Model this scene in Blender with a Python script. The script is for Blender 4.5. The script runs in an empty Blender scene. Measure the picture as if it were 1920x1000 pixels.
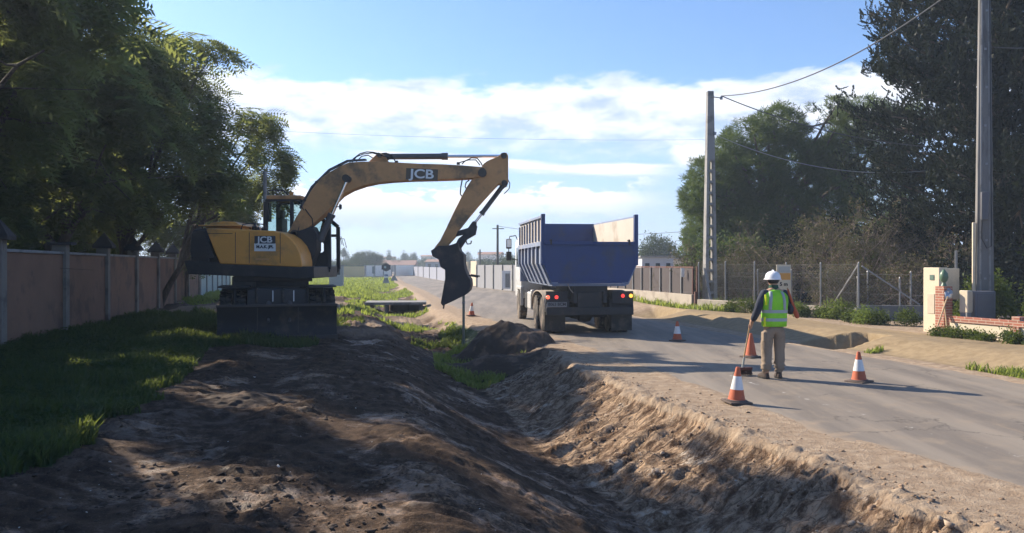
import bpy, bmesh, math, random
import numpy as np
from mathutils import Vector, Matrix, Euler
R = math.radians
PI = math.pi
random.seed(7)
rng = np.random.default_rng(11)
scene = bpy.context.scene
COL = scene.collection

# ------------------------------------------------------------------ camera
EYE = 1.95
cam_d = bpy.data.cameras.new('camera')
cam_d.lens = 28.125
cam_d.sensor_width = 36
cam_d.clip_end = 6000
cam_d.clip_start = 0.05
cam = bpy.data.objects.new('camera', cam_d)
COL.objects.link(cam)
cam.location = (0, 0, EYE)
cam.rotation_euler = (R(90 - 0.15), 0, 0)
scene.camera = cam

# ------------------------------------------------------------------ light
SUN_AZ = 55.0      # degrees left of +Y
SUN_EL = 31.0
sdir = Vector((-math.sin(R(SUN_AZ)) * math.cos(R(SUN_EL)), math.cos(R(SUN_AZ)) * math.cos(R(SUN_EL)), math.sin(R(SUN_EL))))
sun_d = bpy.data.lights.new('sun', 'SUN')
sun_d.energy = 4.2
sun_d.angle = R(0.5)
sun_d.color = (1.0, 0.87, 0.70)
sun = bpy.data.objects.new('sun', sun_d)
COL.objects.link(sun)
sun.rotation_euler = (-sdir).to_track_quat('-Z', 'Y').to_euler()
sun.location = (-30, 25, 30)

scene.view_settings.view_transform = 'Standard'
scene.view_settings.look = 'None'
scene.view_settings.exposure = 1.28
scene.view_settings.gamma = 1.0
try:
    scene.cycles.max_bounces = 8
    scene.cycles.transparent_max_bounces = 12
except Exception:
    pass


# ------------------------------------------------------------------ node expression helper
class NX:
    """wraps a socket of a node tree so shader maths can be written as python"""
    def __init__(s, nt, sock):
        s.nt, s.s = nt, sock

    def m(s, op, b=None, c=None):
        n = s.nt.nodes.new('ShaderNodeMath'); n.operation = op
        for i, v in enumerate((s, b, c)):
            if v is None: continue
            if isinstance(v, NX): s.nt.links.new(v.s, n.inputs[i])
            else: n.inputs[i].default_value = v
        return NX(s.nt, n.outputs[0])
    def __add__(s, o): return s.m('ADD', o)
    __radd__ = __add__
    def __sub__(s, o): return s.m('SUBTRACT', o)
    def __rsub__(s, o): return (s * -1.0) + o
    def __mul__(s, o): return s.m('MULTIPLY', o)
    __rmul__ = __mul__
    def __truediv__(s, o): return s.m('DIVIDE', o)
    def max(s, o): return s.m('MAXIMUM', o)
    def min(s, o): return s.m('MINIMUM', o)
    def abs(s): return s.m('ABSOLUTE')
    def pow(s, o): return s.m('POWER', o)
    def ss(s, a, b):
        n = s.nt.nodes.new('ShaderNodeMapRange'); n.interpolation_type = 'SMOOTHSTEP'
        s.nt.links.new(s.s, n.inputs['Value'])
        n.inputs['From Min'].default_value = a; n.inputs['From Max'].default_value = b
        return NX(s.nt, n.outputs['Result'])
    def lin(s, a, b, c=0.0, d=1.0):
        n = s.nt.nodes.new('ShaderNodeMapRange')
        s.nt.links.new(s.s, n.inputs['Value'])
        for k, v in zip(('From Min', 'From Max', 'To Min', 'To Max'), (a, b, c, d)): n.inputs[k].default_value = v
        return NX(s.nt, n.outputs['Result'])


def xyz(nt, x, y, z):
    n = nt.nodes.new('ShaderNodeCombineXYZ')
    for i, v in enumerate((x, y, z)):
        if isinstance(v, NX): nt.links.new(v.s, n.inputs[i])
        else: n.inputs[i].default_value = v
    return NX(nt, n.outputs[0])


def noise(nt, vec, scale, detail=4.0, rough=0.55, dist=0.0, out='Fac'):
    n = nt.nodes.new('ShaderNodeTexNoise')
    if vec is not None: nt.links.new(vec.s, n.inputs['Vector'])
    n.inputs['Scale'].default_value = scale; n.inputs['Detail'].default_value = detail
    n.inputs['Roughness'].default_value = rough; n.inputs['Distortion'].default_value = dist
    return NX(nt, n.outputs[out])


def mixc(nt, fac, a, b, blend='MIX'):
    n = nt.nodes.new('ShaderNodeMix'); n.data_type = 'RGBA'; n.blend_type = blend
    if isinstance(fac, NX): nt.links.new(fac.s, n.inputs[0])
    else: n.inputs[0].default_value = fac
    for i, v in ((6, a), (7, b)):
        if isinstance(v, NX): nt.links.new(v.s, n.inputs[i])
        else: n.inputs[i].default_value = (*v[:3], 1)
    return NX(nt, n.outputs[2])


# ------------------------------------------------------------------ world: sky and clouds
W = bpy.data.worlds.new('World'); scene.world = W; W.use_nodes = True
nt = W.node_tree; nt.nodes.clear()
wo = nt.nodes.new('ShaderNodeOutputWorld'); bg = nt.nodes.new('ShaderNodeBackground')
sky = nt.nodes.new('ShaderNodeTexSky'); sky.sky_type = 'NISHITA'; sky.sun_disc = False
sky.sun_elevation = R(SUN_EL); sky.sun_rotation = R(-SUN_AZ)
sky.air_density = 1.0; sky.dust_density = 0.6; sky.ozone_density = 1.6; sky.altitude = 50
bg.inputs['Strength'].default_value = 0.066
tc = nt.nodes.new('ShaderNodeTexCoord'); sx = nt.nodes.new('ShaderNodeSeparateXYZ')
nt.links.new(tc.outputs['Generated'], sx.inputs[0])
dx, dy, dz = (NX(nt, sx.outputs[i]) for i in range(3))
az = dx.m('ARCTAN2', dy)                 # 0 straight ahead, right positive
el = dz.m('ARCSINE')
# cloud space: azimuth and elevation in degrees, stretched flat
azd = az * 57.296; eld = el * 57.296
cv = xyz(nt, azd * 0.10, eld * 0.26, 0.0)
cv2 = xyz(nt, azd * 0.055, eld * 0.42, 3.7)
n1 = noise(nt, cv, 2.2, 8, 0.60, 0.15) - 0.5
n2 = noise(nt, cv2, 2.0, 7, 0.62, 0.3) - 0.5
n3 = noise(nt, cv, 7.0, 6, 0.65) - 0.5


def band(c0, slope, up, dn, x0, x1, soft, nz, namp, spn=1.0):
    """cloud bank: centre elevation c0 + slope*az, hard top, soft base"""
    e = eld - (azd * slope + c0) + nz * namp
    top = e.ss(up, up - soft)
    bot = e.ss(-dn, -dn * 0.25)
    sp = (azd + n1 * (10.0 * spn)).ss(x0, x0 + 5 * spn) * (azd + n2 * (8.0 * spn)).ss(x1, x1 - 6 * spn)
    return top * bot * sp


big = band(11.0, 0.0, 2.1, 4.2, -34, 36, 1.1, n1, 4.6)
streak = band(7.2, -0.06, 0.55, 0.8, -14, 14, 0.5, n2, 1.5)
low = band(4.3, 0.02, 1.5, 1.9, -20, 13, 0.7, n1 * 1.1 + n3 * 0.7, 4.2)
puff = band(7.0, 0.04, 1.5, 1.6, 10.3, 15.5, 0.6, n3 + n1, 2.4, 0.35)
wisp = band(9.6, 0.0, 0.35, 0.7, -16, -4, 0.4, n2, 1.6)
hi = (noise(nt, cv2, 1.2, 6, 0.6) - 0.52).ss(0.02, 0.25) * eld.ss(24, 40) * 0.25
cov = big.max(streak).max(low).max(puff).max(wisp * 0.8).max(hi)
veil = eld.ss(13.5, 7.0) * 0.42          # thin pale veil under the big bank
hot = xyz(nt, azd * 0.16, eld * 0.5, 9.0)
shade = noise(nt, hot, 1.6, 6, 0.6)
bright = (n1 * 2.8 + 0.45 + (eld - 9.5) * 0.10 + (shade - 0.5) * 1.2).ss(-0.1, 1.0).max(streak * 0.9).max(low * ((eld - 3.9) * 0.35 + 0.55).ss(0.0, 1.0)).max(puff * 0.9)
ccol = mixc(nt, bright, (3.7, 4.6, 6.8), (8.3, 8.4, 8.7))
skc = mixc(nt, 1.0, NX(nt, sky.outputs[0]), (0.80, 1.0, 1.30), 'MULTIPLY')
# the lower air, washed with haze
skc = mixc(nt, veil, skc, (3.5, 5.0, 8.4))
skc = mixc(nt, eld.ss(11, 0) * 0.35, skc, (3.9, 5.2, 7.6))
fin = mixc(nt, cov * 0.93, skc, ccol)
nt.links.new(fin.s, bg.inputs['Color']); nt.links.new(bg.outputs[0], wo.inputs[0])

# ------------------------------------------------------------------ object helpers
MATS = {}


def tag(o, label=None, cat=None, group=None, kind=None):
    if label: o['label'] = label
    if cat: o['category'] = cat
    if group: o['group'] = group
    if kind: o['kind'] = kind
    return o


def thing(name, label, cat, loc=(0, 0, 0), rz=0.0, group=None, kind=None):
    o = bpy.data.objects.new(name, None); COL.objects.link(o)
    o.location = loc; o.rotation_euler = (0, 0, rz); o.empty_display_size = 0.2
    return tag(o, label, cat, group, kind)


def link(name, me, mat, parent=None, smooth=None):
    me.name = name
    mats = mat if isinstance(mat, (list, tuple)) else [mat]
    if len(me.materials) == 0:
        for m_ in mats: me.materials.append(m_)
    o = bpy.data.objects.new(name, me); COL.objects.link(o)
    if parent is not None: o.parent = parent
    if smooth is not None:
        me.shade_smooth(); me.set_sharp_from_angle(angle=R(smooth))
    return o


def copy_tree(o, parent=None):
    c = o.copy(); COL.objects.link(c); c.parent = parent
    for ch in list(o.children): copy_tree(ch, c)
    return c


def np_mesh(V, F, attrs=None, matidx=None):
    """V (n,3) float, F (m,k) int -> mesh"""
    V = np.asarray(V, np.float32); F = np.asarray(F, np.int32)
    me = bpy.data.meshes.new('mesh')
    m_, k = F.shape
    me.vertices.add(len(V)); me.vertices.foreach_set('co', V.ravel())
    me.loops.add(m_ * k); me.loops.foreach_set('vertex_index', F.ravel())
    me.polygons.add(m_); me.polygons.foreach_set('loop_start', np.arange(0, m_ * k, k, dtype=np.int32))
    try: me.polygons.foreach_set('loop_total', np.full(m_, k, np.int32))
    except Exception: pass
    if attrs:
        for a, d in attrs.items():
            at = me.attributes.new(a, 'FLOAT', 'POINT'); at.data.foreach_set('value', np.asarray(d, np.float32).ravel())
    if matidx is not None: me.polygons.foreach_set('material_index', np.asarray(matidx, np.int32))
    me.update(calc_edges=True); me.validate()
    return me


class MB:
    """collects simple shapes into one mesh"""
    def __init__(s): s.v = []; s.f = []; s.mi = []

    def add(s, vs, fs, M=None, mi=0):
        b = len(s.v)
        for p in vs:
            p = Vector(p)
            s.v.append(tuple(M @ p if M is not None else p))
        for f in fs: s.f.append([i + b for i in f]); s.mi.append(mi)
        return s

    def box(s, c, d, rot=None, mi=0, taper=None):
        x, y, z = d[0] / 2, d[1] / 2, d[2] / 2
        t = taper or (1, 1)
        vs = [(-x, -y, -z), (x, -y, -z), (x, y, -z), (-x, y, -z), (-x * t[0], -y * t[1], z), (x * t[0], -y * t[1], z), (x * t[0], y * t[1], z), (-x * t[0], y * t[1], z)]
        fs = [(0, 3, 2, 1), (4, 5, 6, 7), (0, 1, 5, 4), (1, 2, 6, 5), (2, 3, 7, 6), (3, 0, 4, 7)]
        M = Matrix.Translation(c)
        if rot is not None: M = M @ (Euler(rot).to_matrix().to_4x4() if not isinstance(rot, Matrix) else rot.to_4x4())
        return s.add(vs, fs, M, mi)

    def bar(s, p0, p1, w, h=None, mi=0, up=(0, 0, 1)):
        """box beam from p0 to p1"""
        p0 = Vector(p0); p1 = Vector(p1); h = h or w
        d = (p1 - p0); L = d.length; d.normalize()
        u = Vector(up)
        if abs(d.dot(u)) > .99: u = Vector((0, 1, 0))
        sx_ = d.cross(u).normalized(); uz = sx_.cross(d).normalized()
        M = Matrix((sx_, d, uz)).transposed()
        return s.box((p0 + p1) / 2, (w, L, h), M, mi)

    def cyl(s, p0, p1, r0, r1=None, n=12, caps=True, mi=0):
        p0 = Vector(p0); p1 = Vector(p1); r1 = r0 if r1 is None else r1
        q = (p1 - p0).to_track_quat('Z', 'Y')
        vs = []
        for p, r in ((p0, r0), (p1, r1)):
            for i in range(n):
                a = 2 * PI * i / n
                vs.append(p + q @ Vector((math.cos(a) * r, math.sin(a) * r, 0)))
        fs = [(i, (i + 1) % n, n + (i + 1) % n, n + i) for i in range(n)]
        if caps: fs += [tuple(range(n - 1, -1, -1)), tuple(range(n, 2 * n))]
        return s.add(vs, fs, None, mi)

    def tube(s, pts, r, n=6, caps=True, mi=0):
        pts = [Vector(p) for p in pts]; N = len(pts)
        rs = r if isinstance(r, (list, tuple, np.ndarray)) else [r] * N
        vs = []; prev = None
        for k, p in enumerate(pts):
            t = (pts[min(k + 1, N - 1)] - pts[max(k - 1, 0)]).normalized()
            if prev is None:
                a = Vector((0, 0, 1)) if abs(t.z) < .9 else Vector((1, 0, 0))
                u = t.cross(a).normalized()
            else:
                u = (prev - t * prev.dot(t))
                u = u.normalized() if u.length > 1e-6 else t.orthogonal().normalized()
            prev = u; w = t.cross(u)
            for i in range(n):
                a = 2 * PI * i / n
                vs.append(p + (u * math.cos(a) + w * math.sin(a)) * float(rs[k]))
        fs = []
        for k in range(N - 1):
            for i in range(n):
                j = (i + 1) % n
                fs.append((k * n + i, k * n + j, (k + 1) * n + j, (k + 1) * n + i))
        if caps: fs += [tuple(range(n - 1, -1, -1)), tuple(range((N - 1) * n, N * n))]
        return s.add(vs, fs, None, mi)

    def lathe(s, prof, c=(0, 0, 0), n=16, axis='Z', mi=0, M=None):
        vs = []
        for r, z in prof:
            for i in range(n):
                a = 2 * PI * i / n
                p = (math.cos(a) * r, math.sin(a) * r, z)
                if axis == 'Y': p = (p[0], p[2], p[1])
                if axis == 'X': p = (p[2], p[0], p[1])
                vs.append(Vector(p) + Vector(c))
        fs = []
        for k in range(len(prof) - 1):
            for i in range(n):
                j = (i + 1) % n
                fs.append((k * n + i, k * n + j, (k + 1) * n + j, (k + 1) * n + i))
        fs += [tuple(range(n - 1, -1, -1)), tuple(range((len(prof) - 1) * n, len(prof) * n))]
        return s.add(vs, fs, M, mi)

    def prism(s, pts, y0, y1, mi=0):
        """outline of (x,z) points extruded from y0 to y1"""
        n = len(pts)
        vs = [(p[0], y0, p[1]) for p in pts] + [(p[0], y1, p[1]) for p in pts]
        fs = [tuple(range(n)), tuple(range(2 * n - 1, n - 1, -1))]
        fs += [(i, n + i, n + (i + 1) % n, (i + 1) % n) for i in range(n)]
        return s.add(vs, fs, None, mi)

    def mesh(s):
        me = bpy.data.meshes.new('mesh'); me.from_pydata(s.v, [], s.f)
        me.polygons.foreach_set('material_index', s.mi); me.validate()
        bm = bmesh.new(); bm.from_mesh(me); bmesh.ops.recalc_face_normals(bm, faces=bm.faces); bm.to_mesh(me); bm.free()
        return me

    def build(s, name, mat, parent=None, smooth=35, bevel=0):
        o = link(name, s.mesh(), mat, parent, smooth)
        if bevel:
            b = o.modifiers.new('bevel', 'BEVEL'); b.width = bevel; b.segments = 2; b.limit_method = 'ANGLE'; b.angle_limit = R(40)
        return o


# ------------------------------------------------------------------ materials
def mat(name, col, rough=0.7, metal=0.0, var=0.18, scale=6.0, col2=None, patch=None, bump=0.0, bscale=40.0, spec=0.4, coat=0.0, coords='Object', stretch=None):
    """procedural surface: base colour broken by two noises, optional second colour in patches"""
    if name in MATS: return MATS[name]
    m_ = bpy.data.materials.new(name); m_.use_nodes = True
    nt = m_.node_tree; b = nt.nodes['Principled BSDF']
    t = nt.nodes.new('ShaderNodeTexCoord'); v = NX(nt, t.outputs[coords])
    if stretch:
        mp = nt.nodes.new('ShaderNodeMapping'); mp.inputs['Scale'].default_value = stretch
        nt.links.new(v.s, mp.inputs[0]); v = NX(nt, mp.outputs[0])
    na = noise(nt, v, scale, 6, 0.6)
    nb = noise(nt, v, scale * 7, 4, 0.6)
    k = (na - 0.5) * 2.0 * var + (nb - 0.5) * var + 1.0
    c = mixc(nt, 1.0, col, (1, 1, 1))
    base = mixc(nt, 0.0, col, col)
    if col2 is not None:
        p = patch or (0.5, 0.62)
        base = mixc(nt, noise(nt, v, scale * 0.7, 7, 0.65).ss(p[0], p[1]), col, col2)
    vm = nt.nodes.new('ShaderNodeVectorMath'); vm.operation = 'SCALE'
    nt.links.new(base.s, vm.inputs[0]); nt.links.new(k.s, vm.inputs['Scale'])
    nt.links.new(vm.outputs[0], b.inputs['Base Color'])
    b.inputs['Metallic'].default_value = metal
    b.inputs['Specular IOR Level'].default_value = spec
    if coat: b.inputs['Coat Weight'].default_value = coat
    rr = (nb - 0.5) * 0.25 + rough
    nt.links.new(rr.s, b.inputs['Roughness'])
    if bump:
        bp = nt.nodes.new('ShaderNodeBump'); bp.inputs['Strength'].default_value = bump; bp.inputs['Distance'].default_value = 0.02
        nt.links.new(noise(nt, v, bscale, 5, 0.65).s, bp.inputs['Height']); nt.links.new(bp.outputs[0], b.inputs['Normal'])
    MATS[name] = m_
    return m_


def leaf_mat(name, c1, c2, trans=0.35, tcol=None, sscale=0.5):
    if name in MATS: return MATS[name]
    m_ = bpy.data.materials.new(name); m_.use_nodes = True
    nt = m_.node_tree; nt.nodes.remove(nt.nodes['Principled BSDF'])
    out = nt.nodes['Material Output']
    g = nt.nodes.new('ShaderNodeNewGeometry'); rnd = NX(nt, g.outputs['Random Per Island'])
    t = nt.nodes.new('ShaderNodeTexCoord'); nn = noise(nt, NX(nt, t.outputs['Object']), sscale, 3, 0.5)
    f = (rnd * 0.6 + nn * 0.9 - 0.25).ss(0.0, 1.0)
    c = mixc(nt, f, c1, c2)
    d = nt.nodes.new('ShaderNodeBsdfDiffuse'); nt.links.new(c.s, d.inputs['Color'])
    tr = nt.nodes.new('ShaderNodeBsdfTranslucent')
    tcx = mixc(nt, 0.75, c, tcol or (0.25, 0.33, 0.03)); nt.links.new(tcx.s, tr.inputs['Color'])
    mx = nt.nodes.new('ShaderNodeMixShader'); mx.inputs[0].default_value = trans
    nt.links.new(d.outputs[0], mx.inputs[1]); nt.links.new(tr.outputs[0], mx.inputs[2])
    gl = nt.nodes.new('ShaderNodeBsdfGlossy'); gl.inputs['Roughness'].default_value = 0.45; gl.inputs['Color'].default_value = (.6, .6, .6, 1)
    m2 = nt.nodes.new('ShaderNodeMixShader'); m2.inputs[0].default_value = 0.015
    nt.links.new(mx.outputs[0], m2.inputs[1]); nt.links.new(gl.outputs[0], m2.inputs[2])
    nt.links.new(m2.outputs[0], out.inputs[0])
    MATS[name] = m_
    return m_


# ------------------------------------------------------------------ noise for the terrain
def _hash(ix, iy, seed):
    h = (ix.astype(np.int64) * 374761393 + iy.astype(np.int64) * 668265263 + seed * 1442695041) & 0xffffffff
    h = ((h ^ (h >> 13)) * 1274126177) & 0xffffffff
    return ((h ^ (h >> 16)) & 0xffff) / 65535.0


def vn(x, y, seed=0):
    x = np.asarray(x, float); y = np.asarray(y, float)
    ix = np.floor(x); iy = np.floor(y); fx = x - ix; fy = y - iy
    fx = fx * fx * (3 - 2 * fx); fy = fy * fy * (3 - 2 * fy)
    a = _hash(ix, iy, seed); b = _hash(ix + 1, iy, seed); c = _hash(ix, iy + 1, seed); d = _hash(ix + 1, iy + 1, seed)
    return (a * (1 - fx) + b * fx) * (1 - fy) + (c * (1 - fx) + d * fx) * fy - 0.5


def fbm(x, y, oct=4, seed=0, gain=0.5):
    r = 0; a = 1.0
    for k in range(oct):
        r = r + a * vn(x * 2 ** k + 17.3 * k, y * 2 ** k - 9.1 * k, seed + k); a *= gain
    return r


def sst(x, a, b):
    t = np.clip((np.asarray(x, float) - a) / (b - a), 0, 1); return t * t * (3 - 2 * t)


LY = np.array([-8, 0, 5, 6.98, 8.29, 9.44, 10.71, 12.2, 14.3, 17.3, 20.6, 25.2, 28.7, 37, 58.5, 86, 127, 162, 260, 500, 2000])
LX = np.array([6.5, 5.5, 4.72, 4.40, 4.06, 3.70, 3.36, 3.05, 2.67, 2.10, 1.37, 0.05, -0.95, -2.7, -6.3, -11.5, -18.3, -24, -45, -100, -500])
RY = np.array([-8, 0, 13.06, 14.7, 16.2, 18.4, 22.5, 28.1, 40, 59.7, 71, 97.5, 154, 260, 500, 2000])
RX = np.array([13.2, 11.2, 8.36, 8.02, 7.66, 7.15, 6.1, 4.85, 3.0, 0.0, -2.6, -8.0, -18.4, -40, -95, -495])


def Lf(Y): return np.interp(Y, LY, LX)
def Rf(Y): return np.interp(Y, RY, RX)


def wall_x(Y): return -5.46 - 0.26 * np.asarray(Y, float)


def height(X, Y, detail=True):
    """ground height and surface masks"""
    X = np.asarray(X, float); Y = np.asarray(Y, float)
    L = Lf(Y); Rr = Rf(Y)
    s = L - X                      # metres left of the road
    q = X - Rr                     # metres right of the road
    cut = 1 - sst(Y, 17.0, 20.5)   # freshly dug part of the ditch
    # --- dug ditch
    cj = 1.20 + 0.42 * vn(Y * 0.75, 0 * Y, 3) + 0.20 * vn(Y * 3.1, 0 * Y, 5) + (0.10 * fbm(Y * 9, X * 2, 2, 6) if detail else 0)
    depth = 0.64 + 0.1 * vn(Y * .5, 0 * Y, 8)
    a = np.clip((s - cj) / 1.85, 0, 1); bnk = 1 - np.sqrt(np.clip(1 - (1 - a) ** 1.7, 0, 1))   # steep lip then curve
    fall = (1 - (1 - a) ** 1.75)
    w2 = 3.95 + 0.15 * vn(Y * .7, 0 * Y, 12)
    rise = sst(s, 2.7, w2 + 1.5)
    zd = -depth * fall * (1 - rise) + 0.27 * rise
    # --- old ditch further on
    zo = -0.42 * sst(s, 0.7, 2.0) * (1 - sst(s, 3.0, 4.6)) + 0.17 * sst(s, 3.2, 5.0)
    zo = zo + 0.12 * fbm(X * .7, Y * .5, 3, 40) * sst(s, 0.8, 1.6)
    zl = zd * cut + zo * (1 - cut)
    zl = zl + 0.12 * sst(s, 5.5, 9.0) * (1 - sst(Y, 30, 60))
    far = sst(Y, 60, 110); zl = zl * (1 - far) + 0.06 * far
    # --- right side: banked concrete strip, flat behind
    bh = 0.27 + 0.05 * vn(Y * .35, 0 * Y, 21)
    zr = 0.02 + bh * sst(q, 0.35, 1.7) - 0.06 * sst(q, 2.0, 3.4)
    gap = sst(Y, 18.15 + .30 * q, 18.32 + .30 * q) * (1 - sst(Y, 19.95 - .25 * q, 20.05 - .25 * q)) * sst(q, 0.06, 0.28) * (1 - sst(q, 1.75, 1.85))
    gap2 = np.exp(-(((Y - 31.0) / 1.5) ** 4)) * sst(q, 0.05, 0.4) * (1 - sst(q, 1.5, 1.8))
    zr = zr - 0.80 * gap - 0.5 * gap2
    frr = sst(Y, 34, 46); zr = zr * (1 - frr) + (0.05 + 0.35 * sst(q, 1.0, 2.5) * (1 - sst(q, 3.0, 6.0)) * (1 - sst(Y, 90, 120))) * frr
    z = np.where(s > 0, zl, np.where(q > 0, zr, -0.06))
    inside = np.minimum(-s, -q)
    edge = 0.010 + 0.03 * fbm(X * 1.3, Y * 1.3, 4, 60)
    e_l = edge - 0.07 * sst(-s, -0.10, 0.55)
    e_r = edge - 0.07 * sst(-q, -0.10, 0.35)
    z = np.where((s > -0.8) & (s <= 0.25), e_l * (1 - sst(s, 0, .25)) + z * sst(s, 0, .25), z)
    z = np.where((q > -0.6) & (q <= 0.25), e_r * (1 - sst(q, 0, .25)) + z * sst(q, 0, .25), z)
    # masks
    wallm = cut * sst(s, cj + 0.02, cj + 0.12) * (1 - sst(s, 2.6, 3.1))
    dug = cut * sst(s, cj, cj + 0.2) + (1 - cut) * (0.62 + .5 * fbm(X * .5, Y * .4, 3, 19)) * sst(s, 0.8, 1.6)
    plate = sst(s, 3.6, 4.4)
    gl = wall_x(Y) + 3.9 + 0.55 * fbm(X * .9, Y * .9, 4, 90) + .25 * fbm(X * 3, Y * 3, 2, 92) - 0.9 * sst(Y, 3, 0) - 0.5 * (1 - sst(Y, 5, 10))
    grass = sst(gl - X, -0.25, 0.3) * (1 - sst(Y, 22, 27))
    fg = fbm(X * .35, Y * .22, 4, 77)
    grass = np.maximum(grass, sst(fg, -0.04, 0.14) * sst(Y, 34, 44) * sst(s, 0.7, 1.6))
    grass = np.maximum(grass, sst(fbm(X * .8, Y * .5, 3, 177), 0.20, 0.32) * sst(Y, 20, 24) * sst(s, 0.9, 1.6))
    grass = np.maximum(grass, sst(Y, 44, 60) * sst(s, 1.2, 2.4) * (0.62 + .9 * fbm(X * .25, Y * .12, 3, 178)))
    grass = np.maximum(grass, (1 - sst(np.hypot((X + 0.75) / 1.15, (Y - 19.6) / 3.2), 0.6, 1.0)))
    grass = np.maximum(grass, sst(Y, 40, 48) * sst(q, 0.9, 1.6) * (1 - sst(q, 6, 8)))
    grass = np.maximum(grass, sst(Y, 27.5, 30) * sst(q, 1.6, 2.2) * (1 - sst(q, 4.5, 5.5)) * 0.9)
    grass = np.maximum(grass, 0.85 * (1 - sst(np.hypot((X + 5.2) / 1.5, (Y - 16.3) / .9), 0.65, 1.0)))
    bank = sst(q, 0.30, 0.6) * (1 - sst(q, 3.3, 3.8)) * (1 - sst(Y, 31, 34))
    hole = np.maximum(gap, gap2)
    if detail:
        st = Y * 8.5 + s * 4.2
        st = st + 1.2 * vn(Y * .8, s * .8, 31)
        ridg = np.abs(fbm(st * .9, s * 1.1, 2, 14)) * 1.6 - .4
        blk = fbm(Y * 1.7, s * 1.9, 3, 17)
        rm = sst(blk, -.25, .15)
        z = z + wallm * ((0.05 + .08 * rm) * ridg + 0.08 * vn(st * .35, s * .5, 91) + 0.13 * blk + .045 * np.abs(fbm(X * 6, Y * 6, 3, 18)))
        lump = fbm(X * 2.0, Y * 2.6, 5, 51, 0.6)
        clod = np.abs(fbm(X * 5.1, Y * 5.1, 3, 57, 0.6))
        lm = np.maximum(dug * (1 - wallm), plate * (1 - sst(Y, 22, 40) * .6)) * (1 - grass * 0.5)
        z = z + lm * (0.038 * lump + 0.062 * clod * sst(lump, -0.15, 0.25))
        mid_ = sst(Y, 19, 22) * (1 - sst(Y, 40, 60)) * sst(s, 1.0, 1.8)
        z = z + mid_ * (0.16 * fbm(X * 1.1, Y * .9, 4, 151) + 0.07 * clod)
        # tyre ruts running along the verge
        rut = np.sin((X + 0.16 * Y + 0.5 * vn(Y * .3, 0 * Y, 71)) * 4.2)
        z = z + lm * sst(s, 4.4, 5.0) * 0.03 * rut + lm * sst(s, 4.4, 5) * (0.018 * np.sin(Y * 26 + 6 * vn(X * 2, Y, 72))) * (rut > .4)
        sh = sst(s, 0.35, 1.1) * (1 - sst(s, cj - .02, cj + .1)) * (Y < 40)
        z = z + sh * (0.035 * fbm(X * 3, Y * 3, 4, 83) + 0.10 * sst(s, cj - .45, cj) * np.abs(fbm(X * 6, Y * 6, 3, 84)))
        z = z + np.where(q > 0.3, bank * (0.02 * fbm(X * 1.2, Y * 1.2, 3, 95) + 0.008 * fbm(X * 9, Y * 9, 3, 96)), 0)
        cr = np.abs(Y - 17.6 - 0.4 * np.sin(q * 2) - 0.5 * vn(q * 1.5, Y, 97))
        z = z - np.where(q > .9, 0.05 * bank * (1 - sst(cr, 0.01, 0.06)) * (1 - sst(q, 2.6, 3.0)), 0)
    return z, dict(st=Y * 8.5 + s * 4.2 + 1.2 * vn(Y * .8, s * .8, 31), sl=s, wallm=wallm, dug=np.clip(dug, 0, 1), grass=np.clip(grass, 0, 1), bank=bank)


def gz(x, y): return float(height(np.array([x]), np.array([y]), True)[0][0])


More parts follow.
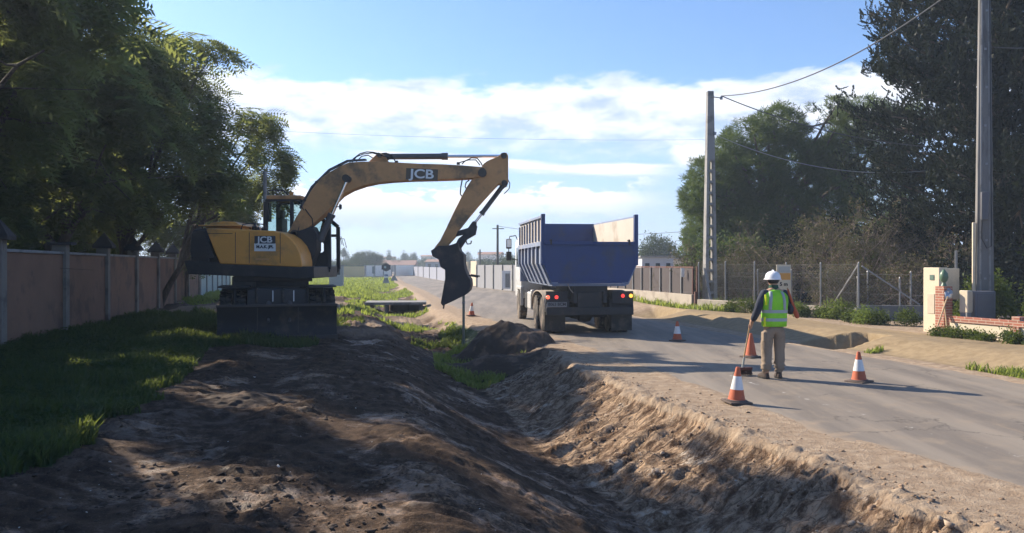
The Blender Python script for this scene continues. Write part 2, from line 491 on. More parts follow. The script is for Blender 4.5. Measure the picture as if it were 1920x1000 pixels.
def build_ground():
    ys = list(np.arange(-6, 4, 0.12))
    y = 4.0
    while y < 30: ys.append(y); y *= 1.0040
    while y < 200: ys.append(y); y *= 1.011
    while y < 900: ys.append(y); y *= 1.06
    ys = np.array(ys)
    left = list(np.arange(0, 6.5, 0.03)); t = 6.5; st = 0.04
    while t < 700: left.append(t); t += st; st *= 1.07 if t > 11 else 1.012
    right = list(np.arange(0.04, 3.4, 0.04)); t = 3.4; st = .06
    while t < 700: right.append(t); t += st; st *= 1.10
    mid = [0.04, .08, .12, .16, .2, .26, .33, .4, .5, .8]
    rows = []
    for yy in ys:
        L = Lf(yy); Rr = Rf(yy); w = Rr - L
        m = [L + k for k in mid] + [L + w * .35, L + w * .65] + [Rr - k for k in mid[::-1]]
        rows.append(np.concatenate([L - np.array(left[::-1]), m, [Rr], Rr + np.array(right)]))
    X = np.array(rows); Y = np.repeat(ys[:, None], X.shape[1], 1)
    Z, mk = height(X, Y)
    nr, nc = X.shape
    idx = np.arange(nr * nc).reshape(nr, nc)
    F = np.stack([idx[:-1, :-1], idx[:-1, 1:], idx[1:, 1:], idx[1:, :-1]], -1).reshape(-1, 4)
    me = np_mesh(np.stack([X, Y, Z], -1).reshape(-1, 3), F, {k: v.ravel() for k, v in mk.items()})
    me.shade_smooth()
    m_ = bpy.data.materials.new('soil'); m_.use_nodes = True
    nt = m_.node_tree; b = nt.nodes['Principled BSDF']
    g = nt.nodes.new('ShaderNodeNewGeometry'); v = NX(nt, g.outputs['Position'])

    def at(n):
        a = nt.nodes.new('ShaderNodeAttribute'); a.attribute_name = n; return NX(nt, a.outputs['Fac'])
    na = noise(nt, v, 1.1, 8, 0.62); nb = noise(nt, v, 6.0, 8, 0.65); nc_ = noise(nt, v, 30, 5, 0.65); nd = noise(nt, v, 0.35, 5, .6)
    sand = mixc(nt, nb.ss(0.35, 0.7), (0.29, 0.215, 0.15), (0.42, 0.33, 0.24))
    sand = mixc(nt, nc_.ss(0.62, 0.74) * 0.5, sand, (0.14, 0.09, 0.06))
    dark = mixc(nt, nb.ss(0.35, 0.65), (0.042, 0.029, 0.021), (0.105, 0.068, 0.044))
    dark = mixc(nt, (na + (nc_ - .5) * .4).ss(0.54, 0.68) * 0.8, dark, (0.31, 0.195, 0.118))
    dark = mixc(nt, (nd + (nb - .5) * .5).ss(0.56, 0.66) * 0.55, dark, (0.15, 0.115, 0.09))
    sv = xyz(nt, at('st') * 0.5, at('sl') * 1.9, 0.0); sn = noise(nt, sv, 1.6, 7, 0.75); sn2 = noise(nt, sv, 5.0, 4, 0.7)
    clay = mixc(nt, (sn * .7 + nb * .3).ss(0.42, 0.56), (0.125, 0.078, 0.050), (0.42, 0.30, 0.20))
    clay = mixc(nt, (na + (sn - .5) * .8 + (nc_ - .5) * .2).ss(0.58, 0.68) * 0.8, clay, (0.54, 0.46, 0.37))
    clay = mixc(nt, sn2.ss(0.56, 0.68) * 0.45 * nb.ss(.4, .6), clay, (0.09, 0.055, 0.036))
    vo = nt.nodes.new('ShaderNodeTexVoronoi'); vo.feature = 'DISTANCE_TO_EDGE'; vo.inputs['Scale'].default_value = 2.1
    nt.links.new(xyz(nt, at('st') * 0.55 + (nb - 0.5) * 1.2, at('sl') * 2.1 + (nb - 0.5) * 1.5, 0.0).s, vo.inputs['Vector'])
    vor = NX(nt, vo.outputs[0]); crk = vor.ss(0.07, 0.0) * nb.ss(.38, .55)
    clay = mixc(nt, crk * 0.75, clay, (0.06, 0.04, 0.028))
    wet = (na * .6 + nb * .4).ss(0.50, 0.62) * at('dug') * (at('wallm') * -1.0 + 1.0)
    gr = mixc(nt, nb.ss(.35, .65), (0.030, 0.045, 0.015), (0.075, 0.10, 0.03))
    bk = mixc(nt, nb.ss(0.3, 0.7), (0.235, 0.175, 0.105), (0.31, 0.238, 0.145))
    bk = mixc(nt, na.ss(0.5, 0.62) * 0.45, bk, (0.22, 0.17, 0.115))
    c = mixc(nt, (at('dug') + (nb - .5) * .6).ss(0.3, 0.7), sand, dark)
    c = mixc(nt, (at('wallm') + (nb - .5) * .5).ss(0.3, 0.7), c, clay)
    c = mixc(nt, at('bank').ss(.3, .7), c, bk)
    c = mixc(nt, (at('grass') + (nb - .5) * .9).ss(0.35, 0.6), c, gr)
    nt.links.new(c.s, b.inputs['Base Color'])
    nt.links.new((wet * -0.50 + 0.95).s, b.inputs['Roughness']); nt.links.new((wet * 0.22 + 0.10).s, b.inputs['Specular IOR Level'])
    bp = nt.nodes.new('ShaderNodeBump'); bp.inputs['Strength'].default_value = 0.8; bp.inputs['Distance'].default_value = 0.035
    nf = noise(nt, v, 75, 4, 0.7)
    c = mixc(nt, nf.ss(0.56, 0.70) * at('dug') * 0.45, c, (0.045, 0.03, 0.022))
    c = mixc(nt, nf.ss(0.44, 0.32) * at('dug') * 0.35, c, (0.26, 0.18, 0.12))
    nt.links.new(c.s, b.inputs['Base Color'])
    hh = (nb * 1.2 + nc_ * 0.9 + nf * 0.55 + (sn2 * 1.6 + sn + vor.ss(0.0, 0.18) * 0.9) * at('wallm')) * (at('bank') * -0.8 + 1.0)
    nt.links.new(hh.s, bp.inputs['Height']); nt.links.new(bp.outputs[0], b.inputs['Normal'])
    o = link('ground', me, m_); tag(o, 'brown and sandy roadside ground with a freshly dug ditch', 'ground', kind='structure')
    return o


build_ground()


def build_road():
    ys = [-6.0]
    while ys[-1] < 850: ys.append(ys[-1] + max(0.25, abs(ys[-1]) * 0.02))
    fr = np.concatenate([[0], np.linspace(0.02, 0.98, 17), [1]])
    V = []
    for y in ys:
        L = Lf(y) - 0.2; Rr = Rf(y) + 0.15
        for f in fr: V.append((L + (Rr - L) * f, y, 0.03 * (1 - (2 * f - 1) ** 2) * 0.6))
    n = len(fr); idx = np.arange(len(V)).reshape(-1, n)
    F = np.stack([idx[:-1, :-1], idx[:-1, 1:], idx[1:, 1:], idx[1:, :-1]], -1).reshape(-1, 4)
    me = np_mesh(V, F, {'u': np.tile(fr, len(ys))}); me.shade_smooth()
    m_ = bpy.data.materials.new('asphalt'); m_.use_nodes = True
    nt = m_.node_tree; b = nt.nodes['Principled BSDF']
    g = nt.nodes.new('ShaderNodeNewGeometry'); v = NX(nt, g.outputs['Position'])
    a = nt.nodes.new('ShaderNodeAttribute'); a.attribute_name = 'u'; u = NX(nt, a.outputs['Fac'])
    mp = nt.nodes.new('ShaderNodeMapping'); mp.inputs['Rotation'].default_value = (0, 0, R(-16)); mp.inputs['Scale'].default_value = (1.2, 0.12, 1)
    nt.links.new(v.s, mp.inputs[0]); vs = NX(nt, mp.outputs[0])
    lanes = noise(nt, vs, 1.3, 6, 0.6); fine = noise(nt, v, 90, 3, 0.7); mid = noise(nt, v, 2.2, 7, 0.62)
    c = mixc(nt, lanes.ss(0.35, 0.68), (0.150, 0.130, 0.110), (0.250, 0.214, 0.172))
    c = mixc(nt, mid.ss(0.48, 0.72) * 0.55, c, (0.28, 0.225, 0.165))
    c = mixc(nt, fine.ss(0.40, 0.8) * 0.22, c, (0.34, 0.30, 0.26))
    c = mixc(nt, noise(nt, v, 5, 8, .7).ss(0.66, 0.70) * 0.5, c, (0.075, 0.065, 0.06))
    vo = nt.nodes.new('ShaderNodeTexVoronoi'); vo.feature = 'DISTANCE_TO_EDGE'; vo.inputs['Scale'].default_value = 0.55
    wv_ = nt.nodes.new('ShaderNodeVectorMath'); wv_.operation = 'ADD'; nt.links.new(v.s, wv_.inputs[0]); nt.links.new(noise(nt, v, 1.5, 6, .7, out='Color').s, wv_.inputs[1]); nt.links.new(wv_.outputs[0], vo.inputs['Vector'])
    ck = NX(nt, vo.outputs[0]).ss(0.012, 0.003) * noise(nt, v, .5, 4).ss(.48, .56); c = mixc(nt, ck * 0.6, c, (0.05, 0.045, 0.04))
    c = mixc(nt, noise(nt, vs, 3.2, 8, .75).ss(0.56, 0.70) * .5, c, (0.30, 0.235, 0.165))
    edge = (u - 0.5).abs() * 2.0 + (mid - 0.5) * 0.5
    c = mixc(nt, edge.ss(0.86, 1.05) * 0.75, c, (0.33, 0.25, 0.17))
    # remains of a worn white line beside the verge
    ln = (u - 0.215).abs().ss(0.010, 0.006) * (noise(nt, v, 7, 6, .75)).ss(0.57, 0.66)
    c = mixc(nt, ln * 0.7, c, (0.6, 0.58, 0.55))
    nt.links.new(c.s, b.inputs['Base Color'])
    nt.links.new((mid * 0.3 + 0.62).s, b.inputs['Roughness']); b.inputs['Specular IOR Level'].default_value = 0.3
    bp = nt.nodes.new('ShaderNodeBump'); bp.inputs['Strength'].default_value = 0.35; bp.inputs['Distance'].default_value = 0.008
    nt.links.new(fine.s, bp.inputs['Height']); nt.links.new(bp.outputs[0], b.inputs['Normal'])
    o = link('road', me, m_); tag(o, 'worn grey asphalt road curving into the distance', 'road', kind='structure')


build_road()
def P(px, py, Y):
    """world point at depth Y that was measured at (px, py) in the 1920 x 1000 photograph"""
    return Vector(((px - 960) / 1500 * Y, Y, EYE - (py - 496) / 1500 * Y))


M_plaster = mat('brown_render', (0.215, 0.118, 0.074), 0.9, var=0.28, scale=1.2, col2=(0.135, 0.080, 0.055), bump=0.3, bscale=25)
M_conc = mat('grey_concrete', (0.25, 0.245, 0.235), 0.85, var=0.2, scale=3, col2=(0.17, 0.165, 0.16), bump=0.3)
M_conc_old = mat('old_concrete', (0.175, 0.168, 0.16), 0.88, var=0.22, scale=2.0, col2=(0.11, 0.105, 0.10), bump=0.35, stretch=(3, 3, 0.5))
M_block = mat('block_wall', (0.40, 0.35, 0.29), 0.92, var=0.16, scale=2.2, col2=(0.30, 0.255, 0.21), bump=0.4)
M_cream = mat('cream_render', (0.62, 0.54, 0.40), 0.88, var=0.07, scale=2.5, col2=(0.50, 0.43, 0.32), patch=(0.52, 0.72), bump=0.15)
M_rooftile = mat('dark_tile', (0.05, 0.045, 0.045), 0.85, var=0.3, scale=9)
M_steel = mat('galvanised_steel', (0.27, 0.27, 0.27), 0.5, metal=0.6, var=0.12, scale=10)
M_rust = mat('brown_steel', (0.13, 0.06, 0.045), 0.7, metal=0.3, var=0.2, scale=10)
M_screen = mat('dark_screen', (0.075, 0.062, 0.062), 0.9, var=0.2, scale=3, stretch=(1, 1, .4))
M_black = mat('black_plastic', (0.018, 0.018, 0.02), 0.5, var=0.2)
M_white = mat('white_paint', (0.78, 0.77, 0.74), 0.6, var=0.06, scale=3, col2=(0.6, 0.58, 0.54), patch=(0.55, 0.8))


def brick_mat(name, c1, c2, mortar, scale=4.0):
    m_ = bpy.data.materials.new(name); m_.use_nodes = True
    nt = m_.node_tree; b = nt.nodes['Principled BSDF']
    t = nt.nodes.new('ShaderNodeTexCoord'); s_ = nt.nodes.new('ShaderNodeSeparateXYZ'); nt.links.new(t.outputs['Object'], s_.inputs[0])
    x, y, z = (NX(nt, s_.outputs[i]) for i in range(3))
    v = xyz(nt, x + y, z, 0.0)
    br = nt.nodes.new('ShaderNodeTexBrick'); nt.links.new(v.s, br.inputs['Vector'])
    br.inputs['Color1'].default_value = (*c1, 1); br.inputs['Color2'].default_value = (*c2, 1); br.inputs['Mortar'].default_value = (*mortar, 1)
    br.inputs['Scale'].default_value = scale; br.inputs['Mortar Size'].default_value = 0.03; br.inputs['Row Height'].default_value = 0.26; br.inputs['Brick Width'].default_value = 0.9
    nt.links.new(br.outputs['Color'], b.inputs['Base Color']); b.inputs['Roughness'].default_value = 0.9
    MATS[name] = m_
    return m_


M_brick = brick_mat('red_brick', (0.36, 0.13, 0.08), (0.27, 0.10, 0.065), (0.45, 0.36, 0.28))

# ------------------------------------------------------------------ long wall on the left
yaw = math.atan2(0.26, 1.0)
root = thing('garden_wall', 'long brown rendered garden wall with pale pillars under dark pyramid caps, left of the grass', 'wall', (wall_x(0), 0, 0), yaw)
SP = 4.03
def wl(px):  # distance along wall for a photo column
    return 8190 / (570 - px) / math.cos(yaw)
along0 = wl(5)
ps = [along0 + SP * k for k in range(-3, 8)]
for k, a in enumerate(ps[:-1]):
    m_ = MB(); L = SP - 0.34
    m_.box((-0.13, a + SP / 2, 1.12), (0.16, SP - .285, 2.12))
    m_.build('wall_panel', M_plaster, root, bevel=0.01)
    m_ = MB(); m_.box((-0.13, a + SP / 2, 2.21), (0.26, L, 0.06)); m_.build('coping', M_conc, root, bevel=0.008)
for k, a in enumerate(ps):
    m_ = MB(); m_.box((-0.12, a, 1.2), (0.30, 0.28, 2.4))
    p = m_.build('pillar', mat('pillar_concrete', (.21, .185, .155), .9, var=.25, scale=2, col2=(.13, .11, .095), bump=.3), root, bevel=0.012)
    # dirty rendered flank toward the camera
    m_ = MB(); m_.box((-0.15, a - 0.144, 1.15), (0.22, 0.012, 2.2)); m_.build('render', M_plaster, p)
    m_ = MB(); m_.box((-0.10, a, 2.43), (0.50, 0.48, 0.06)); 
    if k != 4:
        h = 0.38
        m_.add([(-.36, a - .25, 2.462), (.16, a - .25, 2.462), (.16, a + .25, 2.462), (-.36, a + .25, 2.462), (-.10, a, 2.462 + h)],
               [(0, 1, 4), (1, 2, 4), (2, 3, 4), (3, 0, 4), (3, 2, 1, 0)])
    m_.build('cap', M_rooftile, p)
# pale corrugated fence continuing behind the excavator
root = thing('panel_fence', 'pale grey green corrugated panel fence behind the excavator, beyond the brown wall', 'fence', (0, 0, 0))
a_end = ps[-1]
m_ = MB(); pts = []
for i in range(150):
    t = a_end + 0.2 + i * 0.12; off = 0.03 * (i % 2)
    X = -5.46 - math.sin(yaw) * t - off * 1; Y = math.cos(yaw) * t; pts.append((X, Y))
vs = []; fs = []
for x, y in pts: vs += [(x, y, .1), (x, y, 2.05), (x - .02, y, 2.05), (x - .02, y, .1)]
for i in range(len(pts) - 1):
    b = i * 4
    fs += [(b, b + 4, b + 5, b + 1), (b + 1, b + 5, b + 6, b + 2), (b + 2, b + 6, b + 7, b + 3)]
m_.add(vs, fs); m_.build('fence_sheet', mat('pale_sheet', (0.36, 0.42, 0.40), 0.6, var=.1), root, smooth=None)
for i in range(7):
    x, y = pts[min(i * 24, 149)]; m_ = MB(); m_.box((x + .04, y - .03, 1.08), (.07, .07, 2.1)); m_.build('post', M_steel, root)

# ------------------------------------------------------------------ right side: block wall and wire fence
wallA = [(7.15, 30.6), (10.62, 24.5)]


def wallrun(name, label, cat, p0, p1, z0, z1, th, material, group=None, cap=None):
    r = thing(name, label, cat, ((p0[0] + p1[0]) / 2, (p0[1] + p1[1]) / 2, 0), math.atan2(p1[1] - p0[1], p1[0] - p0[0]), group)
    L = math.hypot(p1[0] - p0[0], p1[1] - p0[1])
    m_ = MB(); m_.box((0, 0, (z0 + z1) / 2), (L, th, z1 - z0)); m_.build('wall_body', material, r, bevel=0.012)
    if cap: m_ = MB(); m_.box((0, 0, z1 + .02), (L + .04, th + .05, .04)); m_.build('coping', cap, r, bevel=0.008)
    return r, L


r, L = wallrun('block_wall', 'low sunlit pale block wall with wire fence posts on top, behind the worker', 'wall', wallA[0], wallA[1], -.2, .62, .18, M_block)
r2, L2 = wallrun('block_wall', 'short shaded grey wall set back beside the cream pillar', 'wall', (10.75, 24.9), (13.3, 24.7), -.2, .68, .18, M_conc_old)
r3, L3 = wallrun('block_wall', 'low pale block wall under the dark screen fence beyond the dump truck', 'wall', (7.05, 31.0), (3.75, 45.0), -.2, .78, .2, M_block)


def fence(name, label, p0, p1, zb, zt, npost, postmat, mesh=True, group=None, r=.025, strands=4):
    L = math.hypot(p1[0] - p0[0], p1[1] - p0[1])
    root = thing(name, label, 'fence', (p0[0], p0[1], 0), math.atan2(p1[1] - p0[1], p1[0] - p0[0]), group)
    for i in range(npost):
        x = L * i / (npost - 1)
        m_ = MB(); h = zt + random.uniform(-.03, .05); m_.cyl((x, 0, zb), (x + random.uniform(-.02, .02), 0, h), r, n=8); m_.lathe([(r * 1.2, h - .01), (r * .6, h + .03)], (x, 0, 0), 8)
        m_.build('post', postmat, root)
    if mesh:
        m_ = MB()
        for k in range(strands):
            z = zb + .03 + (zt - zb - .1) * k / (strands - 1)
            m_.bar((0, .03, z), (L, .03, z), .006)
        hgt = zt - zb - .1; st = .11
        n = int((L + hgt) / st)
        for i in range(n):
            x0 = i * st - hgt
            for sgn in (1, -1):
                a = (x0, zb + .03); b = (x0 + hgt, zb + .03 + hgt)
                if a[0] < 0: a = (0, a[1] - x0)
                if b[0] > L: b = (L, b[1] - (b[0] - L))
                if b[0] - a[0] < .05: continue
                if sgn > 0: m_.bar((a[0], .028, a[1]), (b[0], .028, b[1]), .0035)
                else: m_.bar((L - a[0], .032, a[1]), (L - b[0], .032, b[1]), .0035)
        m_.build('wire_mesh', mat('wire', (0.16, 0.16, 0.15), 0.6, metal=.5), root, smooth=None)
    return root


f1 = fence('wire_fence', 'chain link fence on steel posts along the low sunlit block wall', wallA[0], wallA[1], .62, 2.02, 6, M_steel)
# corner struts of that fence
m_ = MB(); Lw = math.hypot(3.47, 6.1)
m_.bar((Lw - 1.0, .05, .64), (Lw - .05, .05, 1.95), .04); m_.build('strut', M_steel, f1)
f2 = fence('wire_fence', 'chain link fence with a long diagonal strut on the shaded wall by the cream pillar', (10.75, 24.9), (13.3, 24.7), .68, 1.55, 3, M_steel)
m_ = MB(); m_.bar((.15, .05, 1.9), (1.9, .05, .7), .04); m_.build('strut', M_steel, f2)
f4 = fence('wire_fence', 'second line of thin wire fence posts standing back among the dark shrubs', (9.0, 33.5), (14.5, 26.0), .1, 1.7, 7, M_steel, mesh=False, r=.03)
m_ = MB()
for z in (.9, 1.6): m_.bar((0, 0, z), (9.3, 0, z), .008)
m_.build('wire', M_steel, f4)

# dark screen fence beyond the truck
r = thing('screen_fence', 'dark brown screen fence panels between thin posts beyond the truck', 'fence', (7.05, 31.0, 0), math.atan2(14, -3.3))
Ls = math.hypot(14, 3.3)
m_ = MB(); m_.box((Ls / 2, 0, 1.30), (Ls, .02, 1.0)); m_.build('screen', M_screen, r)
for i in range(15):
    x = Ls * i / 14; m_ = MB(); m_.box((x, .045, 1.30), (.05, .05, 1.02)); m_.build('post', M_steel if i else M_rust, r)
m_ = MB(); m_.box((Ls / 2, 0, 1.84), (Ls, .06, .05)); m_.build('rail', M_rust, r)
r = thing('gate_post', 'rusty brown steel post at the gap between the two low walls', 'post', (7.12, 30.72, 0))
m_ = MB(); m_.box((0, 0, .35), (.22, .16, 1.1)); m_.build('base', M_rust, r)
m_ = MB(); m_.box((0, 0, 1.38), (.09, .09, 1.0)); m_.build('upright', M_rust, r)
r = thing('notice_plate', 'small white notice hanging on the dark screen fence', 'notice', (6.75, 31.6, 0))
m_ = MB(); m_.box((0, 0, 1.62), (.13, .02, .34)); m_.build('plate', M_white, r, bevel=.02)
m_ = MB(); m_.cyl((0, 0, 1.78), (0, 0, 1.85), .008, n=6); m_.build('hook', M_steel, r)
# leaning pale strut by the concrete pole
r = thing('leaning_prop', 'thin pale prop leaning against the concrete pole at the end of the fence', 'prop')
m_ = MB(); m_.bar(P(1321, 503, 30.9), P(1333, 566, 30.2), .09, .05); tag(m_.build('leaning_prop_bar', M_steel, r), None)
r.children[0].name = 'bar'

# yellow and white board on the fence
r = thing('fence_sign', 'tall cream board with an orange band on the wire fence behind the worker', 'sign', (0, 0, 0))
c = P(1467, 528, 26.85)
hw, hh_ = .235, .56
yw = -0.12
def sb(mb, x, z, w, h, y, M_):
    mb.box((x, y, z), (w, .012, h)); return mb
r.location = (c.x, c.y - .12, 0); r.rotation_euler = (0, 0, yw)
m_ = MB(); m_.box((0, 0, c.z), (hw * 2, .03, hh_ * 2)); m_.build('board', M_cream, r, bevel=.006)
m_ = MB(); m_.box((0.02, -.019, c.z + .40), (hw * 2 - .10, .006, .20)); m_.build('grey_panel', mat('sign_grey', (.42, .42, .38), .6), r)
m_ = MB(); m_.box((0.02, -.019, c.z + .17), (hw * 2 - .08, .006, .22)); m_.build('orange_band', mat('sign_orange', (.62, .30, .06), .6), r)


def text(s, size, parent, material, loc, rot, name='lettering', ext=.004, bold=.0, sx=1.0):
    cu = bpy.data.curves.new('t', 'FONT'); cu.body = s; cu.size = size; cu.extrude = ext; cu.offset = bold
    cu.align_x = 'CENTER'; cu.align_y = 'CENTER'
    tmp = bpy.data.objects.new('t', cu); COL.objects.link(tmp)
    dg = bpy.context.evaluated_depsgraph_get()
    me = bpy.data.meshes.new_from_object(tmp.evaluated_get(dg)); bpy.data.objects.remove(tmp); bpy.data.curves.remove(cu)
    me.materials.clear()
    o = link(name, me, material, parent); o.location = loc; o.rotation_euler = rot; o.scale = (sx, 1, 1)
    return o


text('5 m', .17, r, M_black, (0, -.021, c.z - .09), (R(90), 0, 0), bold=.006)

# ------------------------------------------------------------------ concrete poles
def conc_pole(root, H, wb, db, wt, dt, holes, mat_=M_conc):
    """tapered reinforced pole: two flanges joined by webs, open holes in the lower part"""
    m_ = MB()
    def W_(z): k = z / H; return wb + (wt - wb) * k, db + (dt - db) * k
    if holes:
        zh = holes
        n = int(zh / .42)
        for sgn in (-1, 1):
            w0, d0 = W_(0); w1, d1 = W_(zh)
            t = .30
            vs = []
            for z, w, d in ((-.3, w0, d0), (zh, w1, d1)):
                xa = sgn * w / 2; xb = sgn * w / 2 * (1 - 2 * t)
                for x, y in ((xa, -d / 2), (xa, d / 2), (xb, d / 2), (xb, -d / 2)): vs.append((x, y, z))
            m_.add(vs, [(0, 1, 2, 3), (7, 6, 5, 4), (0, 4, 5, 1), (1, 5, 6, 2), (2, 6, 7, 3), (3, 7, 4, 0)])
        for i in range(n + 1):
            z = zh * i / n; w, d = W_(z); m_.box((0, 0, z), (w * .5, d * .8, .10))
        w0, d0 = W_(zh); m_.box((0, 0, (zh + H) / 2), (w0, d0, H - zh), taper=(wt / w0, dt / d0))
    else:
        m_.box((0, 0, H / 2 - .15), (wb, db, H + .3), taper=(wt / wb, dt / db))
    return m_.build('shaft', mat_, root, bevel=.01)


pb = P(1331, 565, 31.0)
r = thing('concrete_pole', 'tall tapered concrete power pole with ladder-like openings at the end of the wire fence', 'utility pole', (pb.x, pb.y, 0), R(8))
conc_pole(r, 8.65, .52, .36, .24, .2, 6.0)
m_ = MB(); m_.cyl((0, -.12, 8.42), (.38, -.14, 8.38), .02, n=8); m_.lathe([(.05, -.06), (.06, 0), (.03, .06)], (.4, -.14, 8.38), 10); m_.build('bracket', M_steel, r)
m_ = MB(); m_.box((.14, -.16, 7.0), (.09, .07, .12)); m_.build('clamp', M_steel, r)

p2b = P(1845, 590, 20.0)
r = thing('concrete_pole', 'big weathered concrete pole rising out of frame beside the cream pillar', 'utility pole', (p2b.x, p2b.y, 0), R(-20))
conc_pole(r, 9.6, .42, .30, .22, .20, 0, M_conc_old)
for sx_ in (-.09, .09):
    m_ = MB(); m_.bar((sx_ * 1.2, -.150, .3), (sx_ * .8, -.105, 9.4), .045, .03); m_.build('rib', M_conc, r, bevel=.01)
m_ = MB(); m_.box((-.02, -.19, 3.4), (.17, .1, .7)); m_.build('junction_box', mat('grey_box', (.10, .10, .11), .6), r, bevel=.02)
m_ = MB(); m_.box((-.235, -.06, 2.0), (.07, .09, 2.0)); m_.build('conduit', mat('pale_conduit', (.62, .52, .38), .7), r, bevel=.01)
m_ = MB(); m_.tube([(-.08, -.20, 3.1), (-.1, -.23, 2.6), (.02, -.22, 2.35), (.12, -.2, 2.4), (.13, -.18, 2.9), (.09, -.14, 8.8)], .014, 8); m_.build('cable', M_black, r)
for i in range(8):
    m_ = MB(); m_.box((.0 + .03 * (i % 2), -.145, 1.6 + i * .95), (.05, .02, .05)); m_.build('bolt', M_steel, r)
# boxes at the foot of the pole
r = thing('meter_cabinet', 'dark grey cabinet standing at the foot of the big concrete pole', 'cabinet', (P(1841, 560, 19.5).x, 19.5, 0))
m_ = MB(); m_.box((0, 0, .72), (.50, .3, 1.16)); m_.build('body', mat('cab_grey', (.14, .14, .155), .6), r, bevel=.015)
m_ = MB(); m_.box((0, -.155, .75), (.42, .02, 1.0)); m_.build('door', mat('cab_grey2', (.12, .12, .13), .5), r, bevel=.008)
r = thing('meter_cabinet', 'small ribbed cream box left of the dark cabinet, above the brick topped wall', 'cabinet', (P(1811, 560, 19.4).x, 19.4, 0), R(25))
m_ = MB(); m_.box((0, 0, 1.05), (.17, .22, .54)); m_.build('body', M_cream, r, bevel=.015)
m_ = MB()
for i in range(4): m_.box((-.06 + i * .04, -.117, 1.05), (.016, .02, .48))
m_.build('rib', M_cream, r)
m_ = MB(); m_.box((0, 0, .6), (.16, .18, .5)); m_.build('plinth', M_conc, r)

# cream gate pillar with brick pier and green finial
r = thing('gate_pillar', 'tall cream rendered gate pillar with a number plate at the right roadside', 'pillar', (10.84, 20.4, 0), R(18))
m_ = MB(); m_.box((0, .05, 1.0), (.28, .50, 1.74)); m_.build('shaft', M_cream, r, bevel=.012)
m_ = MB(); m_.box((.40, -.0, 1.45), (.52, .14, .80)); m_.build('side_panel', M_cream, r, bevel=.012)
m_ = MB(); m_.box((-.145, .02, 1.62), (.02, .13, .13)); m_.build('number_plate', mat('plate_green', (.10, .16, .13), .5), r)
m_ = MB(); m_.box((-.145, .05, .95), (.014, .22, .5)); m_.build('hatch', mat('hatch', (.5, .44, .34), .7), r, bevel=.004)
m_ = MB()
for sx_ in (.60, .64): m_.cyl((sx_, 0, 1.8), (sx_, 0, 2.25 + sx_ * .1), .018, n=6)
m_.build('rod', M_steel, r)
bx_ = P(1776, 600, 19.6)
r = thing('brick_pier', 'short red brick pier with a green finial against the cream pillar', 'pier', (bx_.x, 19.75, 0), R(18))
m_ = MB(); m_.box((0, 0, .80), (.27, .27, 1.22)); m_.build('shaft', M_brick, r, bevel=.008)
m_ = MB(); m_.lathe([(.0, 1.41), (.07, 1.42), (.05, 1.47), (.04, 1.5), (.08, 1.55), (.105, 1.63), (.09, 1.73), (.04, 1.80), (.0, 1.84)], (0, 0, 0), 14); m_.build('finial', mat('green_ceramic', (.10, .17, .11), .35), r)

# low cream wall with brick capping
A = (P(1790, 600, 19.3).x, 19.4); B_ = (12.35, 14.6)
r = thing('brick_topped_wall', 'low cream roadside wall with a red brick capping at the right edge', 'wall', (A[0], A[1], 0), math.atan2(B_[1] - A[1], B_[0] - A[0]))
Lw = math.hypot(B_[0] - A[0], B_[1] - A[1])
m_ = MB(); m_.box((Lw / 2, 0, .24), (Lw, .16, .64)); m_.build('wall_body', M_cream, r)
m_ = MB(); m_.box((Lw / 2, 0, .63), (Lw, .22, .135)); m_.build('capping', M_brick, r, bevel=.006)
for x in (1.75, 4.3):
    m_ = MB(); m_.box((x, -.02, .30), (.2, .25, .52)); m_.box((x, 0, .745), (.2, .22, .09)); m_.build('pier', M_brick, r, bevel=.006)

# tools leaning on the brick pier
M_wood = mat('ash_handle', (.42, .28, .15), .6, var=.2, scale=20, stretch=(1, 1, .1))
tb = P(1758, 628, 19.3)
tx, ty = bx_.x - .25, 19.3
r = thing('shovel', 'long handled shovel leaning against the cream pillar, blade up', 'shovel', (tx, ty, .22))
m_ = MB(); m_.cyl((-.28, -.1, 0), (.22, .22, .95), .018, n=8); m_.build('handle', M_wood, r)
m_ = MB(); m_.add([(.14, .2, .88), (.34, .18, .92), (.36, .26, 1.08), (.28, .30, 1.16), (.18, .28, 1.06), (.25, .26, .98)], [(0, 1, 2, 5), (0, 5, 2, 3, 4)])
o = m_.build('blade', mat('worn_steel', (.5, .5, .5), .35, metal=.8), r); sl = o.modifiers.new('s', 'SOLIDIFY'); sl.thickness = .006
r = thing('rake', 'garden rake with a pale shaft leaning beside the shovel at the pillar', 'rake', (tx, ty, .22))
m_ = MB(); m_.cyl((.02, -.16, 0.02), (.14, .24, .82), .018, n=8); m_.build('handle', M_wood, r)
m_ = MB(); m_.bar((-.12, -.17, .03), (.16, -.15, .03), .03)
for i in range(8): m_.bar((-.11 + .037 * i, -.17, .03), (-.11 + .037 * i, -.2, -.04), .01)
m_.build('head', M_rust, r)

# ------------------------------------------------------------------ wires
def wire(name, label, a, b, sag, r, n=24, m=None, grp=None):
    a = Vector(a); b = Vector(b); pts = []
    for i in range(n + 1):
        t = i / n; p = a.lerp(b, t); p.z -= sag * 4 * t * (1 - t); pts.append(p)
    mb = MB(); mb.tube(pts, r, 6); o = mb.build(name, m or M_black, None)
    tag(o, label, 'cable', grp); return o


